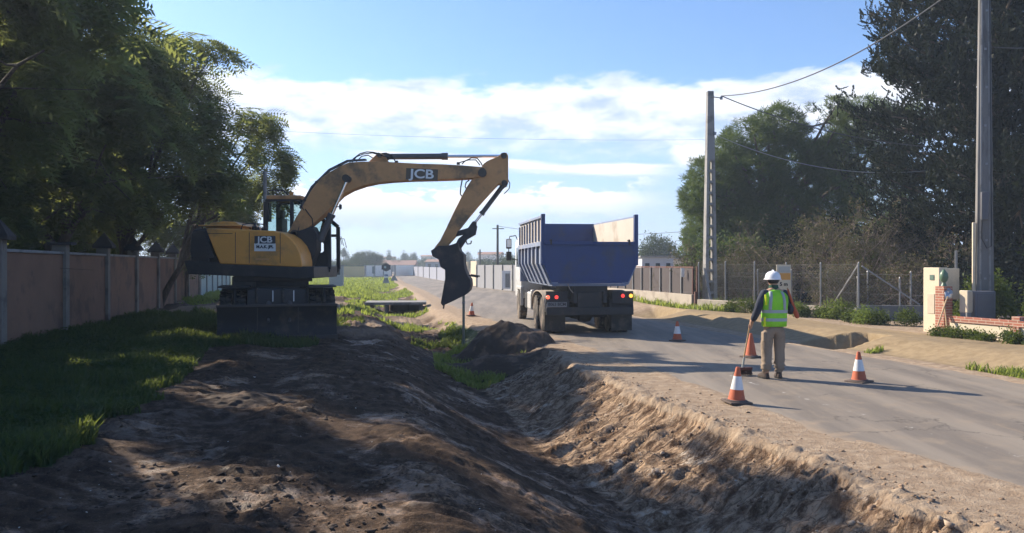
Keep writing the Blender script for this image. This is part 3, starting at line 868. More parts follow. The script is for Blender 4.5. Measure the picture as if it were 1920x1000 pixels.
M_cable = mat('cable_grey', (.07, .075, .085), .6)
topL = P(1352, 180, 31.0); bigtop = Vector((p2b.x - .1, p2b.y, 9.3))
wire('overhead_cable', 'upper twisted overhead cable sagging from the ladder pole up to the big pole', topL, bigtop, .75, .020, m=M_cable)
wire('overhead_cable', 'lower overhead cable running from the ladder pole into the dark conifer', topL, Vector((18.3, 30.5, 6.4)), .6, .020, m=M_cable)
wire('overhead_cable', 'slack cable hanging lower across the round pine', P(1346, 255, 31), Vector((18.3, 30.4, 6.0)), .95, .016, m=mat('cable_pale', (.25, .27, .27), .6))
wire('overhead_cable', 'thin faint wire crossing the whole sky behind the excavator', P(-200, 190, 60), P(1340, 262, 60), .9, .009, m=mat('cable_far', (.42, .47, .55), .8))
wire('overhead_cable', 'thin wire from the far small pole across to the right', P(933, 424, 75), P(1330, 430, 62), .6, .02, m=M_cable)
wire('overhead_cable', 'short wire running off frame right of the big concrete pole', bigtop - Vector((0, 0, 1.9)), Vector((17, 17.5, 7.4)), .3, .014, m=M_cable)

# thin poles
r = thing('steel_pole', 'thin grey pole rising just left of the excavator cab', 'pole', (P(497, 450, 26).x, 26, 0))
m_ = MB(); m_.cyl((0, 0, 0), (0, 0, 4.9), .08, .06, n=10); m_.build('shaft', M_conc, r)
m_ = MB(); m_.cyl((0, 0, 4.9), (0, 0, 4.96), .075, n=10); m_.build('cap', M_steel, r)
r = thing('wooden_pole', 'small dark pole far away left of the dump truck', 'pole', (P(933, 500, 75).x, 75, 0))
m_ = MB(); m_.cyl((0, 0, 0), (0, 0, P(933, 422, 75).z), .13, .1, n=8); m_.build('shaft', mat('dark_wood', (.05, .045, .04), .8), r)
m_ = MB(); m_.bar((-.5, 0, 5.3), (.6, 0, 5.3), .08); m_.build('crossarm', MATS['dark_wood'], r)
r = thing('wooden_pole', 'shorter dark pole far off between the bucket and the far wall', 'pole', (P(900, 500, 95).x, 95, 0))
m_ = MB(); m_.cyl((0, 0, 0), (0, 0, P(900, 468, 95).z), .09, .08, n=8); m_.build('shaft', MATS['dark_wood'], r)
m_ = MB(); m_.bar((-.3, 0, 3.4), (.3, 0, 3.4), .06); m_.build('crossarm', MATS['dark_wood'], r)

# marker post under the bucket
mp_ = P(860, 618, 19.6)
r = thing('marker_post', 'slim grey metal post standing in the grass below the excavator bucket', 'post', (mp_.x, 21.6, 0))
m_ = MB(); m_.cyl((0, 0, -.35), (0, 0, P(860, 555, 21.6).z + .05), .035, n=10); m_.build('shaft', mat('post_green', (.20, .20, .15), .6), r)
m_ = MB(); m_.cyl((0, 0, .9), (0, 0, .93), .05, n=10); m_.build('collar', M_steel, r)

# ------------------------------------------------------------------ culvert bridge over the ditch
cc = P(738, 570, 38)
r = thing('culvert', 'small concrete slab culvert crossing the roadside ditch behind the bucket', 'culvert', (cc.x, 38, 0), R(6))
m_ = MB(); m_.box((.1, .8, .10), (2.9, 2.0, .12)); m_.build('slab', M_conc, r, bevel=.01)
for x, w in ((-1.15, .25), (-.35, .16)):
    m_ = MB(); m_.box((x, .8, -.22), (w, 1.8, .52)); m_.build('support', M_conc_old, r, bevel=.01)
m_ = MB(); m_.box((.55, 1.75, -.22), (1.6, .1, .5)); m_.build('back_wall', M_conc_old, r)
m_ = MB(); m_.box((1.3, .8, -.22), (.14, 1.8, .52)); m_.build('support', M_conc_old, r)
# white kiosk
kc = P(631, 534, 62)
r = thing('white_kiosk', 'off white metal kiosk with a dark window at the left verge beyond the excavator', 'kiosk', (kc.x, 62, 0), R(8))
m_ = MB(); m_.box((0, 0, .95), (1.05, .9, 1.7)); m_.build('body', mat('kiosk_white', (.42, .40, .37), .7, var=.1, scale=2), r, bevel=.02)
m_ = MB(); m_.box((0, 0, 1.86), (1.2, 1.05, .08)); m_.build('roof', M_conc, r, bevel=.01)
m_ = MB(); m_.box((.05, -.455, 1.4), (.5, .02, .5)); m_.build('window', mat('dark_glass', (.04, .05, .06), .2), r)
m_ = MB(); m_.box((-.6, -.1, 1.3), (.1, .3, .5)); m_.build('bracket', M_white, r, bevel=.01)

# ------------------------------------------------------------------ far walls and houses
def far_wall(name, label, x0, x1, yt, yb, Y, Y2, material, piers=0):
    a = P(x0, yb, Y); b = P(x1, yb, Y2); zt = P(x0, yt, Y).z
    r = thing(name, label, 'wall', (a.x, a.y, 0), math.atan2(b.y - a.y, b.x - a.x))
    L = (b - a).length
    m_ = MB(); m_.box((L / 2, 0, zt / 2 - .3), (L, .25, zt + .6)); m_.build('wall_body', material, r)
    for i in range(piers + 1):
        if not piers: break
        m_ = MB(); m_.box((L * i / piers, -.05, zt / 2), (.16, .32, zt + .05)); m_.build('pier', M_conc, r)
    return r


M_ochre = mat('ochre_wall', (.66, .48, .22), .9, var=.06, scale=.6)
M_fwhite = mat('far_white', (.80, .76, .68), .9, var=.06, scale=.5)
M_fgrey = mat('far_blue_grey', (.27, .28, .33), .9, var=.08, scale=.5)
M_fcream = mat('far_cream', (.60, .50, .36), .9, var=.06, scale=.6)
far_wall('boundary_wall', 'far ochre yellow wall left of the bend in the road', 640, 682, 500, 516, 118, 122, M_ochre)
far_wall('boundary_wall', 'far white wall with pale piers behind the road signs', 684, 733, 498, 516, 124, 132, M_fwhite, 3)
far_wall('boundary_wall', 'far white wall with a central seam right at the head of the road', 740, 776, 497.5, 514, 136, 142, M_fwhite, 1)
far_wall('boundary_wall', 'long blue grey far wall along the right of the distant road', 777, 838, 500, 520, 140, 92, M_fgrey, 5)
far_wall('boundary_wall', 'grey wall left of the truck mirror beyond the green verge', 897, 985, 497, 525, 68, 56, mat('far_grey', (.26, .26, .27), .9, var=.08, scale=.5), 5)
r = far_wall('gate_pier', 'pale cream gate pier in the distance right of the bucket', 885, 896, 490, 522, 74, 72, M_fcream)
r['category'] = 'pier'
r = far_wall('gate_pier', 'pale cream wall end in the distance, nearest to the bucket', 866, 878, 491, 520, 76, 75, M_fcream)
r['category'] = 'pier'
m_ = MB(); m_.box((.2, -.3, 1.0), (.35, .1, 2.1)); m_.build('door', M_rust, r)
r = thing('meter_niche', 'small white cabinet against the far grey wall by the truck mirror', 'cabinet', (P(949, 520, 57).x, 57.5, 0))
m_ = MB(); m_.box((0, 0, .85), (.62, .3, 1.3)); m_.build('body', M_white, r, bevel=.01)
m_ = MB(); m_.box((.1, -.16, .8), (.32, .02, 1.0)); m_.build('door', M_conc, r)

M_glass = mat('dark_window', (.03, .04, .05), .15, spec=.6)
M_tile = mat('terracotta_tiles', (.30, .17, .12), .9, var=.25, scale=3)


def house(label, x0, x1, yt, yb, Y, wallm, roofm, d=8, wins=2, flat=False, name='house'):
    a = P(x0, yb, Y); b = P(x1, yb, Y); zt = P(x0, yt, Y).z; w = b.x - a.x
    r = thing(name, label, 'house', ((a.x + b.x) / 2, Y + d / 2, 0), R(random.uniform(-6, 6)))
    hr = .12 if flat else min(w * .12, 1.3); zw = zt - hr
    m_ = MB(); m_.box((0, 0, zw / 2), (w, d, zw)); m_.build('wall', wallm, r)
    m_ = MB()
    if flat: m_.box((0, 0, zw + hr / 2), (w + .3, d + .3, hr))
    else:
        e = .3
        m_.add([(-w / 2 - e, -d / 2 - e, zw), (w / 2 + e, -d / 2 - e, zw), (w / 2 + e, d / 2 + e, zw), (-w / 2 - e, d / 2 + e, zw), (-w / 2 - e, 0, zt), (w / 2 + e, 0, zt)],
               [(0, 1, 5, 4), (2, 3, 4, 5), (1, 2, 5), (3, 0, 4), (3, 2, 1, 0)])
    m_.build('roof', roofm, r, smooth=None)
    for i in range(wins):
        x = -w / 2 + w * (i + .5) / wins
        m_ = MB(); m_.box((x, -d / 2 - .01, zw * .6), (min(1.1, w / wins * .4), .06, 1.1)); m_.build('window', M_glass, r)
    return r


house('long low white shed with small windows right of the truck box', 1203, 1262, 480, 505, 62, mat('shed_white', (.46, .47, .50), .8, var=.06), M_conc, 7, 3, True)
house('low cream flat roofed building left of the round pine', 1250, 1304, 484, 500, 74, M_fcream, M_conc, 8, 2, True)
house('distant pale villa behind the far gate pier', 900, 940, 472, 498, 175, M_fwhite, M_tile, 9, 3)
house('distant low tiled house above the blue grey wall', 800, 842, 486, 500, 190, M_fgrey, M_tile, 9, 3)
house('distant house with a long low tiled roof above the far white wall', 700, 775, 488, 500, 210, mat('far_house', (.42, .36, .32), .9), M_tile, 10, 4)
house('small distant cream house on the skyline right of the domed tree', 718, 735, 481, 498, 260, M_fcream, M_tile, 9, 1)
house('small distant house between the skyline cypresses and the bucket', 790, 812, 478, 498, 270, M_fwhite, M_tile, 9, 2)

# ------------------------------------------------------------------ road works signs far down the road
M_signback = mat('sign_back', (.20, .22, .22), .5, metal=.4)
M_sblack = mat('sign_black', (.02, .022, .026), .5)
M_swhite = mat('sign_white', (.75, .75, .75), .5)
M_sblue = mat('sign_blue', (.05, .12, .25), .5)
r = thing('temporary_sign', 'triangular folding sign seen from behind at the left edge of the distant road', 'road sign', (P(739, 527, 90).x, 90, 0), R(10))
m_ = MB(); m_.prism([(-.42, .12), (.42, .12), (0, .86)], -.015, .015); m_.build('panel', M_signback, r)
for x in (-.3, .3):
    m_ = MB(); m_.bar((x, 0, .14), (x * 1.1, .3, 0), .03); m_.bar((x, 0, .14), (x * 1.1, -.1, 0), .03); m_.build('leg', M_steel, r)
r = thing('temporary_sign', 'tall stacked roadworks sign with a dark round head and white panels beside the far triangle', 'road sign', (P(724, 525, 84).x, 84, 0), R(6))
m_ = MB(); m_.cyl((0, .03, 0), (0, .03, 1.9), .04, n=8); m_.build('pole', M_steel, r)
m_ = MB(); m_.cyl((0, -.04, 1.65), (0, .02, 1.65), .42, n=24); m_.box((.0, 0, 1.65), (.95, .05, .5)); m_.build('head', M_sblack, r)
m_ = MB(); m_.cyl((-.1, -.07, 1.66), (-.1, -.045, 1.66), .13, n=16); m_.build('lens', mat('lens_pale', (.3, .42, .42), .3), r)
for z_, h_ in ((1.06, .24), (.62, .14)):
    m_ = MB(); m_.box((0, -.02, z_), (.42, .05, h_)); m_.build('white_panel', M_swhite, r)
m_ = MB(); m_.box((0, -.02, .82), (.38, .05, .16)); m_.build('blue_panel', M_sblue, r)
m_ = MB(); m_.prism([(-.34, .0), (.34, .0), (.2, .5), (-.2, .5)], -.1, .1); m_.build('base', M_signback, r)
r = thing('temporary_sign', 'small farther sign on a thin stand against the far white wall', 'road sign', (P(705, 520, 110).x, 108, 0))
m_ = MB(); m_.cyl((0, 0, 0), (0, 0, 1.4), .04, n=8); m_.build('pole', M_steel, r)
m_ = MB(); m_.box((0, -.04, 1.2), (.35, .04, 1.0)); m_.build('panel', M_signback, r)
m_ = MB(); m_.prism([(-.5, 0), (.5, 0), (0, .35)], -.1, .1); m_.build('base', M_signback, r)
# ------------------------------------------------------------------ foliage tools
def rotm(n, rg, tilt=(0, PI), yawr=(0, 2 * PI), roll=(0, 2 * PI)):
    """n random rotation matrices: Rz(yaw) Ry(tilt) Rx(roll)"""
    a = rg.uniform(*yawr, n); b = rg.uniform(*tilt, n); c = rg.uniform(*roll, n)
    ca, sa, cb, sb, cc, sc = np.cos(a), np.sin(a), np.cos(b), np.sin(b), np.cos(c), np.sin(c)
    Mx = np.empty((n, 3, 3))
    Mx[:, 0, 0] = ca * cb; Mx[:, 0, 1] = ca * sb * sc - sa * cc; Mx[:, 0, 2] = ca * sb * cc + sa * sc
    Mx[:, 1, 0] = sa * cb; Mx[:, 1, 1] = sa * sb * sc + ca * cc; Mx[:, 1, 2] = sa * sb * cc - ca * sc
    Mx[:, 2, 0] = -sb; Mx[:, 2, 1] = cb * sc; Mx[:, 2, 2] = cb * cc
    return Mx


def scatter(tv, tf, pos, rot, scl):
    """copies of a template (tv verts, tf quads) into one vertex and face array"""
    n = len(pos); tv = np.asarray(tv, float); tf = np.asarray(tf, int)
    V = np.einsum('nij,kj->nki', rot, tv) * np.asarray(scl).reshape(-1, 1, 1) + np.asarray(pos)[:, None, :]
    F = tf[None] + (np.arange(n) * len(tv))[:, None, None]
    return V.reshape(-1, 3), F.reshape(-1, tf.shape[1])


def quads_along(segs):
    """segs: list of (p0, p1, w) narrow rhombic leaflets"""
    V = []; F = []
    for p0, p1, w, nrm in segs:
        p0 = np.array(p0, float); p1 = np.array(p1, float); d = p1 - p0; s_ = np.cross(d, nrm); s_ = s_ / (np.linalg.norm(s_) + 1e-9) * w
        m_ = p0 + d * .45; b = len(V)
        V += [p0, m_ + s_, p1, m_ - s_]; F.append((b, b + 1, b + 2, b + 3))
    return np.array(V), np.array(F)


def frond_template(pairs=7):
    """feathery compound leaf, unit length, drooping towards the tip"""
    segs = []
    for i in range(pairs):
        t = .15 + .85 * i / (pairs - 1); base = (t, 0, -.35 * t * t); ln = .36 * (1 - .55 * abs(t - .4))
        for sg in (-1, 1):
            segs.append((base, (t + ln * .45, sg * ln, -.35 * t * t - .10 * ln), .045, (0, 0, 1)))
    segs.append(((.9, 0, -.29), (1.15, 0, -.47), .05, (0, 0, 1)))
    segs.append(((0, 0, 0), (.95, 0, -.31), .012, (0, 0, 1)))
    return quads_along(segs)


def tuft_template(n=12, spread=1.0, w=.05, seed=1, up=.5):
    rg = np.random.default_rng(seed); segs = []
    for i in range(n):
        d = rg.normal(size=3) * spread; d[2] = d[2] * .6 + up; d /= np.linalg.norm(d)
        nr = rg.normal(size=3)
        segs.append(((0, 0, 0), d * rg.uniform(.6, 1), w, nr))
    return quads_along(segs)


def leafclump_template(n=10, size=.22, seed=2):
    rg = np.random.default_rng(seed); segs = []
    for i in range(n):
        c = rg.normal(size=3) * .42; d = rg.normal(size=3); d /= np.linalg.norm(d)
        segs.append((c - d * size, c + d * size, size * .45, rg.normal(size=3)))
    return quads_along(segs)


def spray_template(seed=3):
    """upswept conifer spray"""
    rg = np.random.default_rng(seed); segs = []
    for i in range(7):
        t = i / 6; p = np.array((t, 0, .35 * t * t)); 
        for sg in (-1, 1):
            segs.append((p, p + np.array((.20, sg * .24 * (1.15 - t), .12 + .1 * rg.random())), .085, rg.normal(size=3)))
    segs.append(((.8, 0, .22), (1.15, 0, .5), .06, (0, 1, 0)))
    return quads_along(segs)


FROND = frond_template(); TUFT = tuft_template(); CLUMP = leafclump_template(); SPRAY = spray_template()


def n3(p, f, seed=0):
    return fbm(p[:, 0] * f + p[:, 2] * f * .7, p[:, 1] * f - p[:, 2] * f * .6, 3, seed) + .5 * fbm(p[:, 2] * f, p[:, 0] * f, 2, seed + 5)


def blob_pts(blobs, n, rg, shell=.55, f=.6, thr=-.12, seed=0):
    """points inside a union of ellipsoids (cx,cy,cz,rx,ry,rz), denser toward the outside, with noise gaps"""
    vol = np.array([b[3] * b[4] * b[5] for b in blobs]); vol = vol ** .8; pr = vol / vol.sum(); out = []; nr = []
    while sum(len(o) for o in out) < n:
        k = rg.choice(len(blobs), n, p=pr); B = np.array(blobs)[k]
        d = rg.normal(size=(n, 3)); d /= np.linalg.norm(d, axis=1)[:, None]
        r = shell + (1 - shell) * rg.random(n) ** .6
        lumpy = 1 + .30 * n3(d * 2 + B[:, :3], 1.1, seed + 3)
        p = B[:, :3] + d * (r * lumpy)[:, None] * B[:, 3:6]
        keep = n3(p, f, seed) > thr
        out.append(p[keep]); nr.append(d[keep])
    return np.concatenate(out)[:n], np.concatenate(nr)[:n]


def limb_mesh(mb, base, top, blobs, rg, r0, nl=7, kink=.25):
    """trunk from base to top, limbs to the blob centres, twigs beyond"""
    base = Vector(base); top = Vector(top)
    pts = [base.lerp(top, i / 6) + Vector((rg.normal() * kink * .25, rg.normal() * kink * .25, 0)) * (i > 0) for i in range(7)]
    mb.tube(pts, [r0 * (1.25 if i == 0 else 1 - .09 * i) for i in range(7)], 8)
    ends = []
    for b in blobs:
        for j in range(2):
            st = pts[rg.integers(3, 7)]
            e = Vector((b[0] + rg.normal() * b[3] * .4, b[1] + rg.normal() * b[4] * .4, b[2] + rg.normal() * b[5] * .3))
            lp = []
            for i in range(7):
                t = i / 6; q = st.lerp(e, t); q.z += .25 * math.sin(PI * t) * (e - st).length * .25
                lp.append(q + Vector((rg.normal(), rg.normal(), rg.normal())) * kink * .35 * math.sin(PI * t))
            mb.tube(lp, [r0 * .45 * (1 - .8 * i / 6) for i in range(7)], 6)
            for k in range(nl // 2):
                s2 = lp[rg.integers(2, 6)]; e2 = s2 + Vector((rg.normal() * b[3], rg.normal() * b[4], rg.normal() * b[5] * .7)) * .55
                mid = (s2 + e2) / 2 + Vector((rg.normal(), rg.normal(), rg.normal())) * .15
                mb.tube([s2, mid, e2], [r0 * .16, r0 * .1, r0 * .03], 5)
    return pts


M_bark = mat('bark', (.085, .065, .05), .95, var=.3, scale=6, col2=(.14, .11, .085), bump=.6, stretch=(3, 3, .6))
M_jac = leaf_mat('feathery_leaf', (.030, .043, .033), (.066, .087, .048), .48, (.38, .43, .11))
M_pine = leaf_mat('pine_needle', (.034, .062, .024), (.105, .14, .045), .25, (.22, .30, .06), .8)
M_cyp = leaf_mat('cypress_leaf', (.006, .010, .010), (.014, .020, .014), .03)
M_far = leaf_mat('far_leaf', (.030, .045, .022), (.055, .075, .035), .10)
M_shrub = leaf_mat('shrub_leaf', (.030, .050, .016), (.085, .115, .035), .25)
M_dry = leaf_mat('dry_leaf', (.085, .062, .050), (.15, .11, .085), .15)
M_weed = leaf_mat('weed_leaf', (.050, .085, .020), (.13, .19, .05), .35, (.4, .5, .08))
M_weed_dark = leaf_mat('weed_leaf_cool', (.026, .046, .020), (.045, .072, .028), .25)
M_twig = mat('grey_twig', (.24, .18, .155), .9, var=.2)


def sun_kept(p):
    """thins the crowns so sun reaches chosen ground patches: True where a leaf stays"""
    k = (p[:, 2] - .25) / sdir.z; x = p[:, 0] - sdir.x * k; y = p[:, 1] - sdir.y * k
    w = fbm(x * 1.3, y * 1.3, 3, 301); w2 = fbm(x * 3.5, y * 3.5, 2, 305)
    def seg(ax, ay, bx, by, h0, h1):
        t = np.clip(((x - ax) * (bx - ax) + (y - ay) * (by - ay)) / ((bx - ax) ** 2 + (by - ay) ** 2), 0, 1)
        return np.hypot(x - ax - t * (bx - ax), y - ay - t * (by - ay)) < (h0 + (h1 - h0) * t) * (1.45 + 1.1 * w + .6 * w2)
    lit = seg(-3.5, 9.8, -.0, 7.1, .55, .40) | seg(-3.1, 6.8, -.9, 5.4, .50, .50) | seg(-.9, 5.6, 1.6, 5.0, .45, .45) | seg(-6.0, 16.9, -4.3, 16.0, .62, .45)
    xb = np.interp(y, [4, 5.6, 6.4, 8, 9, 10, 12, 14, 17], [1.3, 1.5, 1.9, 2.1, 1.75, 1.6, 1.3, .8, .1]) + .45 * w + .25 * w2
    lit |= (x > xb) & (y < 16.2) & ~((np.abs(y - 12.6 + .2 * x) < .32 + .3 * w) & (x < 3.3)) & ~((np.abs(y - 10.9 + .3 * x) < .22 + .3 * w) & (x < 2.6))
    lit |= (np.hypot(x - .3, (y - 16.2) * 1.2) < .55 + .4 * w) | (np.hypot(x - .9, (y - 13.2) * 1.2) < .5 + .4 * w)
    lit |= (y > 21.5) & (x > -6.6) & (p[:, 1] < 29)
    lit |= (y > 19.2) & (x > 2.0) & (x < 30) & (p[:, 1] < 29) & (w > -.1)
    return ~lit


def tree(name, label, cat, base, top, blobs, n, tmpl, material, size, r0=.16, group=None, shell=.5, f=.6, thr=-.12, tilt=(-.3, .9), seed=0, tree_limbs=7, outward=True):
    rg = np.random.default_rng(seed + 100)
    root = thing(name, label, cat, tuple(base), 0, group)
    bl = [(b[0] - base[0], b[1] - base[1], b[2] - base[2], *b[3:]) for b in blobs]
    mb = MB(); limb_mesh(mb, (0, 0, -.2), Vector(top) - Vector(base), bl, rg, r0, tree_limbs); mb.build('trunk', M_bark, root, smooth=60)
    p, d = blob_pts(bl, n, rg, shell, f, thr, seed)
    if tmpl is FROND: kp = sun_kept(p + np.array(base)); p = p[kp]; d = d[kp]; n = len(p)  # fronds that would shade the chosen sunlit patches are removed
    rot = rotm(n, rg, tilt)
    if outward:
        yaw_ = np.arctan2(d[:, 1], d[:, 0]) + rg.normal(size=n) * .6; b_ = rg.uniform(*tilt, n); c_ = rg.normal(size=n) * .4
        rot = rotm_from(yaw_, b_, c_)
    V, F = scatter(tmpl[0], tmpl[1], p, rot, rg.uniform(size[0], size[1], n))
    link('crown', np_mesh(V, F), material, root)
    return root


def rotm_from(a, b, c):
    ca, sa, cb, sb, cc, sc = np.cos(a), np.sin(a), np.cos(b), np.sin(b), np.cos(c), np.sin(c)
    n = len(a); Mx = np.empty((n, 3, 3))
    Mx[:, 0, 0] = ca * cb; Mx[:, 0, 1] = ca * sb * sc - sa * cc; Mx[:, 0, 2] = ca * sb * cc + sa * sc
    Mx[:, 1, 0] = sa * cb; Mx[:, 1, 1] = sa * sb * sc + ca * cc; Mx[:, 1, 2] = sa * sb * cc - ca * sc
    Mx[:, 2, 0] = -sb; Mx[:, 2, 1] = cb * sc; Mx[:, 2, 2] = cb * cc
    return Mx


GJ = 'feathery trees overhanging the garden wall'
J = lambda *a, **k: tree('jacaranda_tree', a[0], 'tree', a[1], a[2], a[3], a[4], FROND, M_jac, a[5], group=GJ, **k)
J('nearest feathery leaved tree filling the upper left corner over the wall', (-11.2, 14.5, 0), (-10.6, 14.5, 3.6),
  [(-9.9, 14.0, 6.6, 3.0, 2.9, 2.6), (-11.5, 15.5, 8.0, 3.2, 3, 2.6), (-8.6, 12.6, 5.6, 1.7, 1.6, 1.7), (-11.5, 12.5, 4.9, 2.6, 2.2, 2.0), (-8.4, 15.2, 8.2, 1.5, 1.8, 1.4)], 10500, (.42, .72), r0=.2, seed=1)
J('feathery tree behind the wall with a thick forked trunk, second from the left', (-12.4, 21.5, 0), (-11.8, 21.2, 3.4),
  [(-11.2, 20.8, 5.6, 2.2, 2.4, 2.3), (-9.9, 19.9, 5.2, 1.7, 1.7, 2.0), (-11.8, 22, 7.2, 2.2, 2.2, 1.9), (-12.5, 19.5, 4.4, 2.2, 1.9, 1.5)], 6500, (.42, .72), r0=.24, seed=2, thr=-.05)
J('dense rounded feathery tree standing highest left of the excavator', (-13.3, 26.5, 0), (-12.4, 26.2, 3.4),
  [(-10.9, 25.6, 6.0, 2.2, 2.1, 2.5), (-9.4, 24.6, 5.4, 1.3, 1.4, 1.8), (-12, 27, 7.6, 2.2, 2, 1.8), (-10.2, 25.2, 8.1, 1.5, 1.5, 1.2), (-12.6, 25, 4.6, 2.0, 1.8, 1.3)], 6500, (.45, .75), r0=.18, seed=3, thr=-.06)
J('slender open crowned feathery tree just left of the thin grey pole', (-14.0, 31.4, 0), (-12.2, 31.0, 3.8),
  [(-9.9, 30.2, 7.3, .8, .9, .6), (-10.9, 30.8, 6.2, .9, 1.2, .7), (-9.1, 30, 5.9, .7, .8, .7), (-10.2, 30.2, 4.6, .6, .8, .6), (-9.0, 30, 4.7, .5, .6, .5), (-11.4, 30.5, 4.9, .8, .8, .7)], 640, (.45, .8), r0=.15, seed=4, thr=-.02)
J('pale sunlit feathery tree glimpsed low behind the wall near the counterweight', (-15.4, 37, 0), (-14.8, 37, 3),
  [(-14.2, 36.5, 3.6, 2.4, 2.2, 1.6), (-12.9, 36, 5.2, 1.5, 1.5, 1.3), (-16.5, 38, 4.6, 2.5, 2, 2.0)], 3200, (.4, .65), r0=.16, seed=5)
J('bright yellow green feathery tree behind the wall at the far left', (-16.5, 24, 0), (-16.2, 24, 3),
  [(-16, 24, 4.4, 3.2, 2.5, 2.2), (-18.5, 26, 5.0, 3, 2.5, 2.6)], 4200, (.4, .65), r0=.2, seed=6)
J('feathery tree behind the wall just outside the left edge, shading the verge', (-9.6, 7.4, 0), (-9.4, 7.4, 3),
  [(-8.6, 7.3, 4.6, 1.9, 1.9, 1.5), (-10.2, 7.6, 6.0, 2.4, 2.2, 1.8), (-9.0, 9.8, 4.0, 1.6, 1.6, 1.4), (-9.4, 8.6, 3.2, 1.5, 2.0, 1.0)], 7500, (.35, .6), r0=.2, seed=7)

GL = 'low leafy trees filling in behind the garden wall'
for i, (x, y, h, w, lb) in enumerate([(-9.6, 11.5, 3.6, 3.4, 'low leafy tree behind the wall just outside the left edge'), (-11.2, 17.0, 3.5, 3.2, 'low leafy tree behind the second and third wall panels'),
        (-13.0, 22.6, 3.9, 3.4, 'low leafy tree behind the fourth wall panel'), (-14.4, 27.6, 3.8, 3.6, 'low leafy tree behind the fifth wall panel'), (-15.9, 33, 3.8, 3.6, 'low leafy tree behind the far end of the wall')]):
    J(lb, (x - .4, y, 0), (x - .4, y, 1.6), [(x - .9, y, 2.9, w * .45, w * .62, 1.6), (x - 2, y + 1.2, 3.6, w * .5, w * .6, 1.7)], 3200, (.35, .6), r0=.08, seed=20 + i, shell=.3)

# off to the right: round pine, big dark conifer
def pine():
    rg = np.random.default_rng(50)
    blobs = [(14.2, 43.5, 5.4, 4.6, 3.0, 3.4), (18.2, 43, 5.4, 3.4, 2.6, 4.2), (11.2, 42.5, 4.2, 1.8, 1.8, 2.4)]
    for cx_, cz_, r_ in ((9.6, 3.2, 1.0), (9.5, 5.2, 1.1), (10.3, 6.6, 1.2), (11.2, 7.6, 1.2), (12.2, 8.5, 1.2), (13.3, 9.0, 1.2), (14.6, 9.5, 1.3), (16.0, 9.6, 1.3), (17.2, 9.0, 1.2), (18.4, 9.5, 1.3), (19.8, 8.8, 1.3),
                         (11.0, 5.3, 1.4), (12.8, 6.4, 1.5), (14.6, 7.2, 1.6), (16.6, 7.2, 1.5), (12.0, 3.8, 1.4), (14.0, 4.6, 1.6), (16.2, 5.0, 1.6), (10.3, 2.2, .9), (13.0, 2.4, 1.3), (15.5, 2.8, 1.4)):
        blobs.append((cx_, 42.0 - rg.random() * 1.8, cz_, r_, r_ * 1.1, r_ * .8))
    r = tree('pine_tree', 'large rounded green pine behind the wire fence, right of the ladder pole', 'tree', (14, 43, 0), (14, 43, 4), blobs, 19000, TUFT, M_pine, (.24, .42), r0=.35, shell=.72, f=.5, thr=-.16, tilt=(-.5, .5), seed=51)
    return r


pine()


def conifer():
    """big dark conifer: tiers of long upswept boughs with sky showing between"""
    rg = np.random.default_rng(61)
    base = Vector((18.6, 30.5, 0)); H = 17.0
    root = thing('cypress_tree', 'huge dark conifer with open tiers of upswept boughs at the right edge', 'tree', tuple(base))
    mb = MB(); mb.tube([(rg.normal() * .05, rg.normal() * .05, H * i / 10 - .2) for i in range(11)], [.42 * (1 - .85 * i / 10) for i in range(11)], 10)
    pos = []; yaws = []; tl = []; sc = []
    nb = 165
    for i in range(nb):
        z = 1.2 + (H - 1.6) * (i / nb) ** .95; a = i * 2.399 + rg.normal() * .3
        ln = (6.3 * (1 - (z / H) ** 3.0) + .6) * rg.uniform(.55, 1.0) ** .6
        if z < 3: ln *= .55 + .15 * z
        el0 = rg.uniform(.10, .5)
        p = Vector((0, 0, z)); pts = [p.copy()]; n = 12
        bend = rg.normal() * .06
        for k in range(n):
            aa = a + bend * k; e = el0 + .03 * k - .22 * math.sin(PI * k / n)
            p = p + Vector((math.cos(aa) * math.cos(e), math.sin(aa) * math.cos(e), math.sin(e))) * (ln / n)
            pts.append(p.copy())
        mb.tube(pts, [.09 * (1 - .85 * k / n) * (.5 + ln / 8) for k in range(n + 1)], 5)
        for k in range(3, n + 1):
            t = k / n
            for c_ in range(2 if t > .4 else 1):
                q = pts[k - 1].lerp(pts[k], rg.random())
                wd = .9 * math.sin(PI * min(1, t * .85)) + .2
                sd = rg.choice([-1, 1]); off = rg.random() * wd; cr = rg.uniform(.12, .26)
                cxx = q.x + math.cos(a + sd * 1.3) * off; cyy = q.y + math.sin(a + sd * 1.3) * off; czz = q.z + rg.normal() * .15
                for j in range(9):
                    pos.append((cxx + rg.normal() * cr, cyy + rg.normal() * cr, czz + rg.normal() * cr * .8))
                    yaws.append(a + rg.normal() * 1.2); tl.append(-rg.uniform(-.2, 1.1)); sc.append(rg.uniform(.26, .48))
    # inner growth hugging the trunk
    for i in range(500):
        z = rg.uniform(1, H * .9); a = rg.uniform(0, 2 * PI); q = rg.uniform(.3, 1.6) * (1 - .5 * z / H)
        pos.append((math.cos(a) * q, math.sin(a) * q, z)); yaws.append(a); tl.append(-rg.uniform(.1, .9)); sc.append(rg.uniform(.4, .7))
    n = len(pos)
    V, F = scatter(SPRAY[0], SPRAY[1], np.array(pos), rotm_from(np.array(yaws), np.array(tl), rg.normal(size=n) * .5), np.array(sc))
    mb.build('trunk', M_bark, root, smooth=60)
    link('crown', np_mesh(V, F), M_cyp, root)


conifer()


